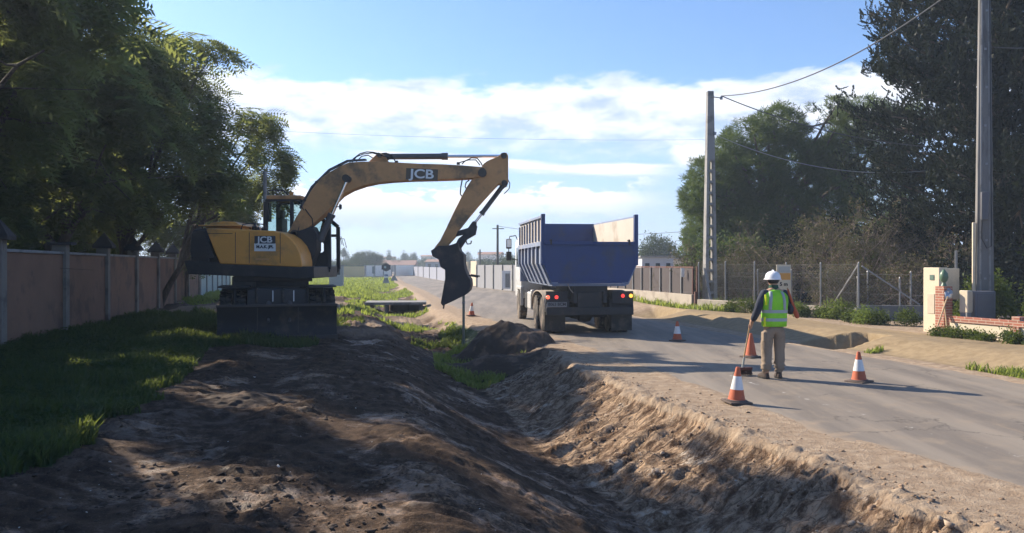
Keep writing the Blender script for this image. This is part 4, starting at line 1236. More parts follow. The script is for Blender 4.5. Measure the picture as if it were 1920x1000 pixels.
# ------------------------------------------------------------------ shrubs
def bare_shrub(label, x, y, h, w, seed, group='tangled bare shrubs behind the wire fence', leaves=500, lm=M_dry, name='bare_shrub', z0=.1):
    rg = np.random.default_rng(seed); root = thing(name, label, 'shrub', (x, y, z0), 0, group)
    mb = MB(); tips = []

    def grow(p, d, L, r, dep):
        q = p; pts = [p.copy()]
        for k in range(3):
            d = (d + Vector((rg.normal(), rg.normal(), rg.normal())) * .2).normalized(); q = q + d * L / 3; pts.append(q.copy())
        mb.tube(pts, [r, r * .85, r * .7, r * .55], 4 if dep > 1 else 5, caps=False); tips.extend(pts[1:])
        if dep < 4:
            for _ in range(3 if dep else 4):
                nd = (d + Vector((rg.normal() * .6, rg.normal() * .6, rg.normal() * .35 + .15))).normalized()
                grow(pts[rg.integers(1, 4)], nd, L * rg.uniform(.6, .85), r * .55, dep + 1)
    for i in range(5):
        a = rg.uniform(0, 2 * PI); grow(Vector((math.cos(a) * .2 * w, math.sin(a) * .2 * w, -.1)), Vector((math.cos(a) * .45 * w / h, math.sin(a) * .45 * w / h, 1)).normalized(), h * .36, .035, 0)
    mb.build('branches', M_twig, root, smooth=None)
    if leaves:
        T = np.array([tuple(t) for t in tips]); k = rg.integers(0, len(T), leaves)
        p = T[k] + rg.normal(size=(leaves, 3)) * .12
        V, F = scatter(CLUMP[0], CLUMP[1], p, rotm(leaves, rg), rg.uniform(.12, .26, leaves)); link('foliage', np_mesh(V, F), lm, root)


def bush(label, x, y, w, h, n, material, seed, size=(.14, .26), z0=None, group=None, name='bush', cat='bush', twigs=True, d=None):
    rg = np.random.default_rng(seed); z0 = gz(x, y) if z0 is None else z0
    root = thing(name, label, cat, (x, y, z0), 0, group); d = d or w
    p, dd = blob_pts([(0, 0, h * .45, w * .5, d * .5, h * .55), (w * .2, 0, h * .35, w * .3, d * .4, h * .4), (-w * .22, 0, h * .3, w * .3, d * .4, h * .36)], n, rg, .35, 2.0, -.25, seed)
    p[:, 2] = np.maximum(p[:, 2], .02)
    V, F = scatter(CLUMP[0], CLUMP[1], p, rotm(n, rg), rg.uniform(*size, n))
    if twigs:
        mb = MB()
        for i in range(7):
            a = rg.uniform(0, 2 * PI); q = rg.uniform(.1, .35) * w; mb.tube([(0, 0, -.05), (math.cos(a) * q * .5, math.sin(a) * q * .5, h * .4), (math.cos(a) * q, math.sin(a) * q, h * .75)], [.02, .014, .006], 5)
        mb.build('stem', M_bark, root); link('foliage', np_mesh(V, F), material, root)
    else:
        mb = MB(); mb.cyl((0, 0, -.03), (0, 0, h * .5), .012, n=5); mb.build('stem', M_bark, root); link('foliage', np_mesh(V, F), material, root)
    return root


GS = 'tangled bare shrubs behind the wire fence'
for i, (x, y, h, w, lb) in enumerate([
        (8.6, 34.5, 2.9, 2.6, 'bare twiggy shrub nearest to the ladder pole behind the fence'),
        (10.6, 34.0, 3.6, 3.0, 'bare grey brown shrub directly above the helmet of the worker'),
        (12.3, 33.0, 4.6, 3.4, 'tall bare shrub behind the orange banded board'),
        (13.9, 31.5, 4.9, 3.4, 'tallest pale twigged bare shrub right of the board'),
        (15.2, 30.0, 3.8, 3.0, 'bare shrub in front of the dark conifer, left of the cream pillar'),
        (14.4, 27.8, 2.8, 2.6, 'low tangled shrub close behind the diagonal strut'),
        (11.8, 30.2, 2.4, 2.4, 'low brown shrub tight behind the middle of the wire fence')]):
    bare_shrub(lb, x, y, h, w, 200 + i, leaves=1300)
# dark evergreen mass behind them
for i, (x, y, w, h, lb) in enumerate([
        (10.2, 37.5, 4.5, 3.2, 'dark evergreen bush under the left side of the round pine'),
        (13.8, 37.0, 5.0, 3.6, 'dark evergreen bush under the middle of the round pine'),
        (17.0, 35.0, 5.0, 4.2, 'dark evergreen bush between the round pine and the tall conifer'),
        (16.8, 28.2, 4.2, 2.6, 'dark low evergreen bush left of the big concrete pole'),
        (20.2, 28.0, 5.0, 3.4, 'dark evergreen bush behind the big pole at the right edge')]):
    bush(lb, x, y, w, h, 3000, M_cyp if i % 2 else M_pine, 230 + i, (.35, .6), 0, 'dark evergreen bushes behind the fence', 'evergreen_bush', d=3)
for i, (x, y, w, h, lb) in enumerate([
        (12.6, 18.6, 1.2, 1.9, 'leafy garden shrub just right of the dark cabinet'),
        (13.3, 18.2, 1.5, 1.5, 'leafy garden shrub at the right edge behind the brick topped wall'),
        (12.2, 20.6, 1.3, 1.6, 'creeper covered shrub between the brick pier and the pole')]):
    bush(lb, x, y, w, h, 700, M_shrub, 260 + i, (.16, .28), .15, 'garden shrubs behind the brick topped wall', 'garden_shrub')
# the tall weeds along the foot of the walls
wv = Vector((3.47, -6.1)).normalized()
GW = 'green weeds along the foot of the roadside walls'
lst = [(1346, 578, 30.0, .5, 'clump of weeds farthest left below the sunlit block wall'), (1372, 583, 28.8, .55, 'rounded weed clump left of the worker at the wall foot'),
       (1398, 585, 28.0, .75, 'broad weed clump touching the elbow of the worker'), (1490, 600, 26.3, .6, 'weed clump just right of the worker'),
       (1503, 601, 25.8, .5, 'small round weed by the wall right of the worker'), (1540, 604, 25.4, .5, 'low pale weeds under the middle of the block wall'),
       (1565, 603, 25.0, .85, 'largest round weed clump near the wall corner'), (1580, 607, 24.8, .8, 'weed clump just left of the wall corner'),
       (1600, 612, 24.0, .55, 'weed clump exactly at the wall corner'), (1622, 618, 23.3, .7, 'weed clump in front of the shaded recess'),
       (1650, 620, 23.0, .6, 'weed clump in the middle of the shaded recess'), (1700, 622, 22.6, .7, 'weed clump in the recess near the cream pillar')]
for i, (px, py, Y, w, lb) in enumerate(lst):
    bush(lb, P(px, py, Y).x, Y, w, w * .75, 160, M_shrub if i % 3 else M_weed, 300 + i, (.10, .18), None, GW, 'weed_clump', 'weeds', False)
for i in range(14):
    t = i / 13; x = A[0] + (B_[0] - A[0]) * t - .38 - .1 * math.sin(i * 3); y = A[1] + (B_[1] - A[1]) * t - .25
    names = ['the brick pier', 'the shovel foot', 'the first stretch of cream wall', 'the middle of the first cream panel', 'the end of the first cream panel', 'the foot of the brick buttress', 'just right of the brick buttress', 'the second cream panel', 'the right part of the second cream panel', 'the right frame edge']
    if i < 10: bush('green weed clump at ' + names[i] + ' below the brick capping', x, y, .45 + .15 * math.sin(i * 2.3), .20 + .05 * math.sin(i * 1.7), 110, M_shrub, 340 + i, (.09, .16), None, GW, 'weed_clump', 'weeds', False)

# ------------------------------------------------------------------ far trees
def far_tree(name, label, px, ytop, Y, w, seed, kind, z0=0, n=500, group='trees on the far skyline'):
    x = (px - 960) / 1500 * Y; H = EYE - (ytop - 496) / 1500 * Y
    if kind == 'cypress': blobs = [(x, Y, H * .3, w * .5, w * .5, H * .3), (x, Y, H * .62, w * .36, w * .36, H * .32), (x, Y, H * .86, w * .15, w * .15, H * .16)]
    elif kind == 'dome': blobs = [(x, Y, H * .72, w * .5, w * .4, H * .28), (x - w * .28, Y, H * .6, w * .3, w * .3, H * .25), (x + w * .28, Y, H * .62, w * .3, w * .3, H * .25)]
    else: blobs = [(x, Y, H * .6, w * .45, w * .4, H * .38), (x - w * .25, Y, H * .42, w * .3, w * .3, H * .32), (x + w * .28, Y, H * .45, w * .28, w * .3, H * .35)]
    return tree(name, label, 'tree', (x, Y, z0), (x, Y, H * .5), blobs, n, CLUMP, M_far, (.5 * H / 7, 1.0 * H / 7), r0=.12, group=group, shell=.2, f=.25, thr=-.3, seed=seed, tree_limbs=2, outward=False)


cy = [(645, 466, 'leftmost cypress on the skyline beside the cab'), (652, 474, 'second short cypress from the left on the skyline'), (660, 480, 'low cypress left of the domed tree'),
      (714, 472, 'cypress just right of the domed tree'), (729, 470, 'cypress above the stacked road sign'), (741, 480, 'short cypress right of the stacked road sign'),
      (757, 471, 'tall pointed cypress above the far white wall'), (763, 475, 'cypress leaning on the tall pointed one'), (771, 474, 'left cypress of the pair before the bucket'), (777, 473, 'right cypress of the pair before the bucket'),
      (878, 470, 'cypress right of the bucket on the skyline'), (918, 466, 'cypress just left of the far dark pole')]
for i, (px, yt, lb) in enumerate(cy): far_tree('cypress', 'distant ' + lb, px, yt, 235 + 9 * (i % 4), 2.6, 400 + i, 'cypress', n=260)
far_tree('umbrella_pine', 'distant dome shaped dark pine on the skyline right of the kiosk', 688, 472, 170, 6.4, 430, 'dome', n=1400)
far = [(668, 484, 150, 6, 'brownish bushy tree left of the domed pine'), (706, 486, 175, 5, 'bushy tree right of the domed pine'), (745, 484, 215, 9, 'broad low tree behind the far white wall'),
       (785, 482, 225, 10, 'broad low tree before the bucket'), (812, 481, 230, 9, 'hazy tree touching the bucket'), (835, 486, 200, 8, 'hazy tree behind the bucket'),
       (905, 484, 160, 8, 'tree right of the far cream pier'), (940, 474, 120, 7.5, 'rounded tree beside the truck mirror'), (962, 478, 115, 6, 'tree touching the truck cab'),
       (640, 485, 160, 6, 'low tree left of the skyline cypresses'), (610, 486, 170, 7, 'low tree behind the cab')]
for i, (px, yt, Y, w, lb) in enumerate(far): far_tree('distant_tree', 'distant ' + lb, px, yt, Y, w, 440 + i, 'round', n=700)
far_tree('distant_tree', 'sparse grey green tree behind the white shed right of the truck', 1232, 438, 95, 4.6, 460, 'round', n=900)
far_tree('distant_tree', 'small tree between the white shed and the round pine', 1284, 458, 85, 3.4, 461, 'round', n=500)
far_tree('distant_tree', 'low tree behind the truck box at the right', 1180, 470, 110, 6, 462, 'round', n=500)


# a far wood closing the horizon
def far_wood():
    rg = np.random.default_rng(9); n = 14000
    a = rg.uniform(-1.25, 1.25, n); Y = rg.uniform(330, 380, n); x = np.tan(a * .8) * Y * .9
    hmax = 3.6 + 2.4 * fbm(x * .03, Y * .01, 3, 5)
    z = rg.random(n) ** .8 * hmax
    V, F = scatter(CLUMP[0], CLUMP[1], np.stack([x, Y, z], -1), rotm(n, rg), rg.uniform(.8, 1.7, n))
    o = link('far_wood', np_mesh(V, F), M_far); tag(o, 'low hazy line of woodland along the horizon', 'wood', kind='stuff')


far_wood()


# ------------------------------------------------------------------ grass and weeds
def grass_patch(name, label, test, box, n, hgt, material, seed, wid=.006):
    rg = np.random.default_rng(seed)
    x = rg.uniform(box[0], box[1], n); y = box[2] * (box[3] / box[2]) ** rg.random(n) if box[2] > 0 else rg.uniform(box[2], box[3], n)
    k = test(x, y); x = x[k]; y = y[k]; n = len(x)
    z = height(x, y)[0]
    cl = fbm(x * 1.6, y * 1.6, 3, seed)
    h = rg.uniform(hgt[0], hgt[1], n) * (1 + 1.0 * cl)
    a = rg.uniform(0, 2 * PI, n); ln = rg.uniform(.1, .9, n) * h; w = wid * (1 + y * .06) * rg.uniform(.7, 1.5, n)
    px_, py_ = np.cos(a), np.sin(a); bz = z - .01
    p = np.stack([x, y, bz], -1)
    sd = np.stack([-py_ * w, px_ * w, 0 * w], -1)
    mid = p + np.stack([px_ * ln * .35, py_ * ln * .35, h * .6], -1); tip = p + np.stack([px_ * ln, py_ * ln, h], -1)
    V = np.stack([p - sd, p + sd, mid + sd * .8, mid - sd * .8, tip + sd * .15, tip - sd * .15], 1).reshape(-1, 3)
    b = np.arange(n)[:, None] * 6
    F = np.concatenate([b + np.array([[0, 1, 2, 3]]), b + np.array([[3, 2, 4, 5]])], 0)
    o = link(name, np_mesh(V, F), material); tag(o, label, 'grass', kind='stuff')
    return o


def g_left(x, y): return (height(x, y, False)[1]['grass'] > .35) & (x > wall_x(y) - .1) & (x < Lf(y) - 1.5)


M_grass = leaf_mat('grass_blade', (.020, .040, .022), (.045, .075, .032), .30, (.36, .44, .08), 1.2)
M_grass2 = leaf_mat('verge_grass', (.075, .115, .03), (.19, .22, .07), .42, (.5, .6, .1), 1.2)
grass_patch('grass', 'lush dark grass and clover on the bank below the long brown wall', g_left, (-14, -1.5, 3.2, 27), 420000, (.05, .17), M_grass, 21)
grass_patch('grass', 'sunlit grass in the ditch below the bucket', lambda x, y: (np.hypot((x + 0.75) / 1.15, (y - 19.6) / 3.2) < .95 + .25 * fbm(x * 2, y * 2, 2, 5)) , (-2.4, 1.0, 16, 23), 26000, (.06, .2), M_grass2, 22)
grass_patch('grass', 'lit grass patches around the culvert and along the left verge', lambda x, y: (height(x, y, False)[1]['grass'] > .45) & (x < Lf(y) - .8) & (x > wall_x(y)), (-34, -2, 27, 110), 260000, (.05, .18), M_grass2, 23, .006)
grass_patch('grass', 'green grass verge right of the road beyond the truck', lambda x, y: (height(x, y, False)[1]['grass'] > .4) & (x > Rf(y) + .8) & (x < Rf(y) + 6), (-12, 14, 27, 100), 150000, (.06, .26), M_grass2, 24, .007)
grass_patch('grass', 'tufts of grass at the foot of the right bank', lambda x, y: (np.abs(x - Rf(y) - .55) < .22) & (fbm(x * .9, y * .9, 2, 8) > .12), (6.5, 11, 9.5, 17.5), 60000, (.05, .16), M_grass2, 25)


def clover():
    """broad leaved weeds mixed through the shaded grass"""
    rg = np.random.default_rng(31); n = 60000
    x = rg.uniform(-11, -1.5, n); y = 3.4 * (20 / 3.4) ** rg.random(n); k = g_left(x, y) & (fbm(x * 1.1, y * 1.1, 3, 44) > -.05); x = x[k]; y = y[k]; n = len(x)
    z = height(x, y)[0] + rg.uniform(.03, .15, n)
    T = quads_along([((0, 0, 0), (1, 0, .1), .42, (0, 0, 1)), ((0, 0, 0), (-.5, .85, .1), .42, (0, 0, 1)), ((0, 0, 0), (-.5, -.85, .1), .42, (0, 0, 1))])
    V, F = scatter(T[0], T[1], np.stack([x, y, z], -1), rotm(n, rg, (-.5, .5), roll=(-.5, .5)), rg.uniform(.018, .04, n))
    o = link('clover', np_mesh(V, F), M_weed_dark); tag(o, 'clover leaves spread through the shaded grass bank', 'clover', kind='stuff')


clover()


# ------------------------------------------------------------------ clods, stones and the dirt heap
def ico():
    bm = bmesh.new(); bmesh.ops.create_icosphere(bm, subdivisions=1, radius=1); V = np.array([v.co[:] for v in bm.verts]); F = np.array([[v.index for v in f.verts] for f in bm.faces]); bm.free(); return V, F


IV, IF = ico()


def clods(name, label, n, box, test, size, material, seed, flat=.6):
    rg = np.random.default_rng(seed); x = rg.uniform(box[0], box[1], n); y = box[2] * (box[3] / box[2]) ** rg.random(n)
    k = test(x, y); x = x[k]; y = y[k]; n = len(x); z = height(x, y)[0]
    s_ = size[0] + (size[1] - size[0]) * rg.random(n) ** 4
    jit = 1 + 1.1 * (rg.random((n, len(IV), 1)) - .5)
    V = IV[None] * jit * np.stack([s_ * rg.uniform(.7, 1.6, n), s_ * rg.uniform(.7, 1.5, n), s_ * flat * rg.uniform(.6, 1.3, n)], -1)[:, None, :]
    rot = rotm(n, rg, (-.4, .4), roll=(-.4, .4)); V = np.einsum('nij,nkj->nki', rot, V) + np.stack([x, y, z + s_ * .15], -1)[:, None, :]
    F = IF[None] + (np.arange(n) * len(IV))[:, None, None]
    o = link(name, np_mesh(V.reshape(-1, 3), F.reshape(-1, 3)), material); tag(o, label, 'soil', kind='stuff'); return o


M_clod = mat('dark_clod', (.060, .041, .029), .95, var=.35, scale=3, col2=(.15, .098, .064), patch=(.5, .6), bump=.5, bscale=60)
M_sandclod = mat('sand_clod', (.28, .19, .12), .95, var=.35, scale=3, col2=(.14, .095, .065), patch=(.5, .6))
M_palestone = mat('pale_stone', (.50, .47, .42), .8, var=.2, scale=8)


def in_dug(x, y): return (height(x, y, False)[1]['dug'] > .5) & (height(x, y, False)[1]['grass'] < .3) & (height(x, y, False)[1]['wallm'] < .3) & (fbm(x * .8, y * .8, 3, 66) > -.12)


clods('soil_clods', 'dark clods of earth strewn over the dug verge and ditch', 24000, (-8, 3, 3.2, 20), in_dug, (.004, .026), M_clod, 71)
clods('crumbs', 'small crumbs of earth scattered on the sandy shoulder', 30000, (-2, 5.5, 4.5, 22), lambda x, y: (Lf(y) - x > .1) & (Lf(y) - x < 1.12) & (rng.random(len(x)) < .06 + .94 * sst(Lf(y) - x, .45, 1.2)), (.003, .022), M_sandclod, 72)
clods('stones', 'pale stones and lumps in the ditch and on the verge', 160, (-7, 3, 3.6, 34), lambda x, y: (Lf(y) - x > 1.6) & (height(x, y, False)[1]['grass'] < .3), (.005, .020), M_palestone, 73)

clods('broken_soil', 'angular broken lumps of clay along the cut face of the ditch', 8000, (-1.5, 4.2, 4.6, 18), lambda x, y: (height(x, y, False)[1]['wallm'] > .6) & (fbm(x * 2, y * 2, 3, 88) > .0), (.005, .032), mat('clay_lump', (.22, .145, .095), .95, var=.4, scale=3, col2=(.40, .32, .24), patch=(.5, .62)), 75, .8)


def heap(name, label, cx, cy_, rx, ry, h, seed, material=None):
    rg = np.random.default_rng(seed); n = 90
    u = np.linspace(-1.25, 1.25, n); X, Y = np.meshgrid(u, u); r_ = np.hypot(X, Y)
    z = h * np.clip(1 - (r_ ** 1.15), -.4, 1) + h * .28 * fbm(X * 2.1, Y * 2.1, 4, seed) + .05 * np.abs(fbm(X * 7, Y * 7, 3, seed + 1))
    wx = X * rx; wy = Y * ry
    g = height(cx + wx, cy_ + wy, False)[0]
    z = g + z - .04
    V = np.stack([wx, wy, z], -1).reshape(-1, 3); idx = np.arange(n * n).reshape(n, n)
    F = np.stack([idx[:-1, :-1], idx[:-1, 1:], idx[1:, 1:], idx[1:, :-1]], -1).reshape(-1, 4)
    me = np_mesh(V, F); me.shade_smooth(); o = link(name, me, material or M_clod); o.location = (cx, cy_, 0)
    tag(o, label, 'dirt pile'); return o


heap('dirt_pile', 'dark conical heap of dug soil beside the left wheels of the truck', -.28, 19.9, 1.25, 1.15, 1.0, 5)
heap('dirt_pile', 'long low dark berm of dug soil trailing toward the camera from the conical heap', -.55, 18.2, 1.7, .8, .42, 15)
heap('dirt_pile', 'low lumpy heap of soil and roots on the verge in front of the blade', -3.1, 9.6, 1.0, .45, .13, 9)
# ------------------------------------------------------------------ excavator
M_yel = mat('machine_yellow', (0.72, 0.315, 0.060), 0.55, var=0.12, scale=1.5, col2=(0.30, 0.17, 0.06), patch=(.5, .72), coat=.15)
M_yel2 = mat('dusty_yellow', (0.54, 0.270, 0.105), 0.7, var=0.22, scale=2, col2=(0.19, 0.125, 0.07), patch=(.47, .66))
M_mach = mat('machine_black', (0.022, 0.023, 0.027), 0.55, var=0.25, scale=3, col2=(0.055, 0.05, 0.045), patch=(.5, .7))
M_rubber = mat('tyre_rubber', (0.03, 0.028, 0.026), 0.85, var=0.3, scale=5, col2=(0.10, 0.08, 0.06), patch=(.5, .68))
M_chrome = mat('chrome_rod', (0.75, 0.75, 0.75), 0.15, metal=1.0, var=.03)
M_cyl = mat('cylinder_grey', (0.09, 0.09, 0.095), 0.5, metal=.3, var=.2)
M_pinst = mat('pin_steel', (0.07, 0.06, 0.055), 0.6, metal=.5, var=.2)
M_letter = mat('letter_white', (0.72, 0.72, 0.70), 0.5, var=.05)
M_decal = mat('decal_black', (0.03, 0.035, 0.05), 0.5, var=.1)
M_decal2 = mat('decal_faded', (0.11, 0.082, 0.055), 0.6, var=.2)
M_mudsteel = mat('muddy_steel', (0.026, 0.026, 0.028), 0.75, metal=.1, var=.35, scale=2.5, col2=(0.075, 0.058, 0.046), patch=(.5, .66), bump=.3)


def glass_mat(name, col=(.55, .75, .72), alpha=.35):
    m_ = bpy.data.materials.new(name); m_.use_nodes = True; nt = m_.node_tree; nt.nodes.remove(nt.nodes['Principled BSDF'])
    t = nt.nodes.new('ShaderNodeBsdfTransparent'); t.inputs[0].default_value = (*col, 1)
    g = nt.nodes.new('ShaderNodeBsdfGlossy'); g.inputs['Roughness'].default_value = .03; g.inputs[0].default_value = (.8, .8, .8, 1)
    tcx = nt.nodes.new('ShaderNodeTexCoord'); n = noise(nt, NX(nt, tcx.outputs['Object']), 4, 4)
    mx = nt.nodes.new('ShaderNodeMixShader'); nt.links.new((n * .2 + alpha * .4).s, mx.inputs[0])
    nt.links.new(t.outputs[0], mx.inputs[1]); nt.links.new(g.outputs[0], mx.inputs[2]); nt.links.new(mx.outputs[0], nt.nodes['Material Output'].inputs[0])
    MATS[name] = m_; return m_


M_cabglass = glass_mat('cab_glass')
EX = Vector((-5.05, 18.7, .30))
ex = thing('excavator', 'yellow wheeled excavator with its arm and bucket raised beside the truck', 'excavator', tuple(EX))


def loc(o, root=None, off=None):
    v = off if off is not None else EX
    o.data.transform(Matrix.Translation(-Vector(v))); return o


def E(mb, name, m_, parent=None, bevel=0.0, smooth=35):
    """build a part in world coordinates under the excavator"""
    me = mb.mesh(); me.transform(Matrix.Translation(-EX))
    o = link(name, me, m_, parent or ex, smooth)
    if bevel:
        b = o.modifiers.new('bevel', 'BEVEL'); b.width = bevel; b.segments = 2; b.limit_method = 'ANGLE'; b.angle_limit = R(40)
    return o


def O(pts, Y): return [(P(a, b, Y).x, P(a, b, Y).z) for a, b in pts]


# wheels: two axles, twin tyres each side
def wheel_mesh(r, w, hub=.45, lugs=22, axis='X'):
    t = MB(); t.lathe([(r * .58, -w / 2), (r * .86, -w / 2), (r * .96, -w * .42), (r, -w * .25), (r, w * .25), (r * .96, w * .42), (r * .86, w / 2), (r * .58, w / 2)], (0, 0, 0), 36, axis)
    for i in range(lugs):
        a = 2 * PI * i / lugs
        for sg in (-1, 1):
            M = Matrix.Rotation(a + sg * .03, 3, 'X')
            t.box(M @ Vector((sg * w * .23, 0, r * 1.005)), (w * .42, .07 * r * 2, .035), M @ Matrix.Rotation(sg * .5, 3, 'Z'))
    h = MB(); h.lathe([(.001, -w * .30), (r * .2, -w * .34), (r * .24, -w * .2), (r * .5, -w * .22), (r * .58, -w * .47), (r * .62, -w * .49), (r * .62, w * .49), (r * .58, w * .47), (r * .5, w * .22), (r * .24, w * .2), (r * .2, w * .34), (.001, w * .3)], (0, 0, 0), 28, axis)
    for i in range(10):
        a = 2 * PI * i / 10
        for sg in (-1, 1): h.cyl((sg * w * .2, math.cos(a) * r * .38, math.sin(a) * r * .38), (sg * w * .27, math.cos(a) * r * .38, math.sin(a) * r * .38), .022, n=6)
    return t.mesh(), h.mesh()


tm, hm = wheel_mesh(.53, .27)
GZ = .30
UC = Vector((-5.47, 18.75, 0)); UM = Matrix.Translation(UC) @ Matrix.Rotation(R(15.8), 4, 'Z')


def U(mb, name, m_, parent=None, bevel=0.0, smooth=35):
    """part of the undercarriage, built lengthwise along y about its own centre"""
    me = mb.mesh(); me.transform(Matrix.Translation(-EX) @ UM)
    o = link(name, me, m_, parent or ex, smooth)
    if bevel:
        b = o.modifiers.new('bevel', 'BEVEL'); b.width = bevel; b.segments = 2; b.limit_method = 'ANGLE'; b.angle_limit = R(40)
    return o


for y in (-.75, 1.95):
    for xo in (-1.10, -.80, 1.10, .80):
        w = link('wheel', tm, M_rubber, ex, None if tm.polygons[0].use_smooth else 35); w.location = (UM @ Vector((xo, y, GZ + .52))) - EX; w.rotation_euler = (0, 0, R(15.8))
        h = link('rim', hm, M_mudsteel, w, None if hm.polygons[0].use_smooth else 35)
    m_ = MB(); m_.cyl((-1.0, y, GZ + .52), (1.0, y, GZ + .52), .13, n=12); m_.lathe([(.12, -.3), (.25, -.2), (.27, 0), (.25, .2), (.12, .3)], (0, y, GZ + .52), 14, 'X'); U(m_, 'axle', M_mach)
m_ = MB(); m_.box((0, .6, GZ + .88), (.95, 3.4, .52)); m_.box((0, .4, GZ + 1.12), (1.35, 1.6, .36)); U(m_, 'chassis', M_mach, bevel=.02)
m_ = MB(); m_.cyl((0, .15, GZ + 1.22), (0, .15, GZ + 1.50), .66, n=28); U(m_, 'slew_ring', M_mach)
for sg in (-1, 1):
    m_ = MB(); m_.box((sg * .92, -.72, GZ + 1.16), (.66, 1.15, .035)); U(m_, 'mudguard', M_mach, bevel=.006)
    m_ = MB(); m_.box((sg * .92, .6, GZ + .74), (.66, 1.2, .72)); U(m_, 'step_box', M_mach, bevel=.015)
bl = MB(); prof = []
for i in range(9):
    t = i / 8; prof.append((-1.68 + .16 * math.sin(PI * t), GZ - .02 + .78 * t))
vs = []; n = len(prof)
for X_ in (-1.24, 1.24):
    for y, z in prof: vs.append((X_, y, z))
    for y, z in reversed(prof): vs.append((X_, y + .05, z))
k = 2 * n
fs = [tuple(range(k)), tuple(range(2 * k - 1, k - 1, -1))] + [(i, k + i, k + (i + 1) % k, (i + 1) % k) for i in range(k)]
bl.add(vs, fs); blade = U(bl, 'dozer_blade', M_mudsteel)
m_ = MB(); m_.box((0, -1.70, GZ + .04), (2.5, .05, .16)); U(m_, 'cutting_edge', M_pinst, blade, bevel=.006)
m_ = MB(); m_.box((0, -1.66, GZ + .77), (2.5, .09, .05)); U(m_, 'top_rail', M_pinst, blade, bevel=.006)
for x in (-.42, .42):
    m_ = MB(); m_.box((x, -1.70, GZ + .45), (.02, .03, .55)); U(m_, 'seam', M_pinst, blade)
for sg in (-.62, .62):
    m_ = MB(); m_.bar((sg, -1.5, GZ + .35), (sg * .7, -.4, GZ + .72), .12, .2); U(m_, 'blade_arm', M_mach, blade, bevel=.01)
for x in (-.20, .24):
    m_ = MB(); m_.cyl((x, -1.45, GZ + .55), (x, -.95, GZ + 1.0), .06, n=12); m_.cyl((x, -1.58, GZ + .42), (x, -1.4, GZ + .6), .03, n=10); U(m_, 'blade_cylinder', M_cyl, blade)
    m_ = MB(); m_.box((x + .09, -1.3, GZ + .96), (.022, .04, .24)); U(m_, 'guard_strip', M_letter, ex)
m_ = MB(); m_.box((0, -.95, GZ + .80), (1.3, .5, .62)); U(m_, 'front_box', M_mach, bevel=.02)
m_ = MB(); m_.box((-.1, .1, GZ + 1.33), (1.7, 1.4, .14)); m_.box((-.75, -.1, GZ + 1.25), (.5, .9, .26)); U(m_, 'belly_guard', M_mach, bevel=.02)
for x in (-.9, -.45, .1, .62, .98):
    m_ = MB(); m_.cyl((x, -1.30, GZ + .82), (x, -1.20, GZ + 1.12), .03, n=8); U(m_, 'hose', M_rubber)
# upper frame
UY0, UY1 = 17.62, 20.0
m_ = MB()
m_.prism(O([(345, 492), (352, 514), (420, 517), (560, 523), (588, 522), (588, 500), (560, 500), (345, 488)], UY0), UY0 + .02, UY1); E(m_, 'upper_frame', M_mach, bevel=.015)
# counterweight: rounded tail on the left
cw = MB(); zt = P(0, 428, UY0).z; zb = P(0, 497, UY0).z
ring = []
xl = P(345, 0, UY0).x; xr = P(392, 0, UY0).x
outl = [(xr, UY0 + .03), (xl + .28, UY0 + .04), (xl + .10, UY0 + .12), (xl - .02, UY0 + .45), (xl - .12, UY0 + 1.2), (xl - .02, UY1 - .45), (xl + .12, UY1 - .1), (xr, UY1)]
lv = [(zb, 1.0), (zb + .12, 1.0), (zt - .18, .99), (zt - .05, .93), (zt, .80)]
vs = []
cx_ = xr
for z, k in lv:
    for x, y in outl: vs.append((cx_ + (x - cx_) * k, (y - (UY0 + UY1) / 2) * (1 - (1 - k) * .4) + (UY0 + UY1) / 2, z))
n = len(outl); fs = []
for j in range(len(lv) - 1):
    for i in range(n): fs.append((j * n + i, j * n + (i + 1) % n, (j + 1) * n + (i + 1) % n, (j + 1) * n + i))
fs += [tuple(range(n)), tuple(range((len(lv) - 1) * n, len(lv) * n))]
cw.add(vs, fs); E(cw, 'counterweight', mat('counterweight_black', (.035, .036, .042), .38, var=.25, scale=3, col2=(.07, .065, .06), patch=(.5, .7)), bevel=.03, smooth=50)
# right hand engine covers
side = [(386, 430), (392, 428), (445, 430), (515, 433), (532, 438), (545, 447), (556, 460), (563, 475), (566, 492), (566, 501), (412, 495), (402, 472)]
m_ = MB(); m_.prism(O(side, UY0), UY0, UY0 + .95); side_o = E(m_, 'engine_cover', M_yel, bevel=.025)
for px in (441, 467, 525):
    m_ = MB(); a = P(px, 436, UY0); b = P(px + 1, 494, UY0); m_.box(((a.x + b.x) / 2, UY0 - .001, (a.z + b.z) / 2), (.012, .008, a.z - b.z)); E(m_, 'panel_gap', M_mach, side_o)
m_ = MB(); m_.box((P(412, 0, UY0).x, UY0 - .001, P(0, 438, UY0).z), (.56, .008, .012)); E(m_, 'panel_gap', M_mach, side_o)
m_ = MB(); m_.box((P(492, 0, UY0).x, UY0 - .006, P(0, 486, UY0).z), (.30, .014, .035)); E(m_, 'handle', M_yel2, side_o)
m_ = MB(); m_.prism(O([(357, 470), (360, 440), (368, 433), (383, 434), (398, 470), (402, 484), (360, 484)], UY0), UY0 - .012, UY0 + .03)
for i in range(5): m_.box((P(376 + 1.6 * i, 0, UY0).x, UY0 - .02, P(0, 445 + i * 8, UY0).z), (.22, .02, .03))
E(m_, 'cooling_grille', mat('grille', (.03, .028, .028), .7, var=.3), side_o)
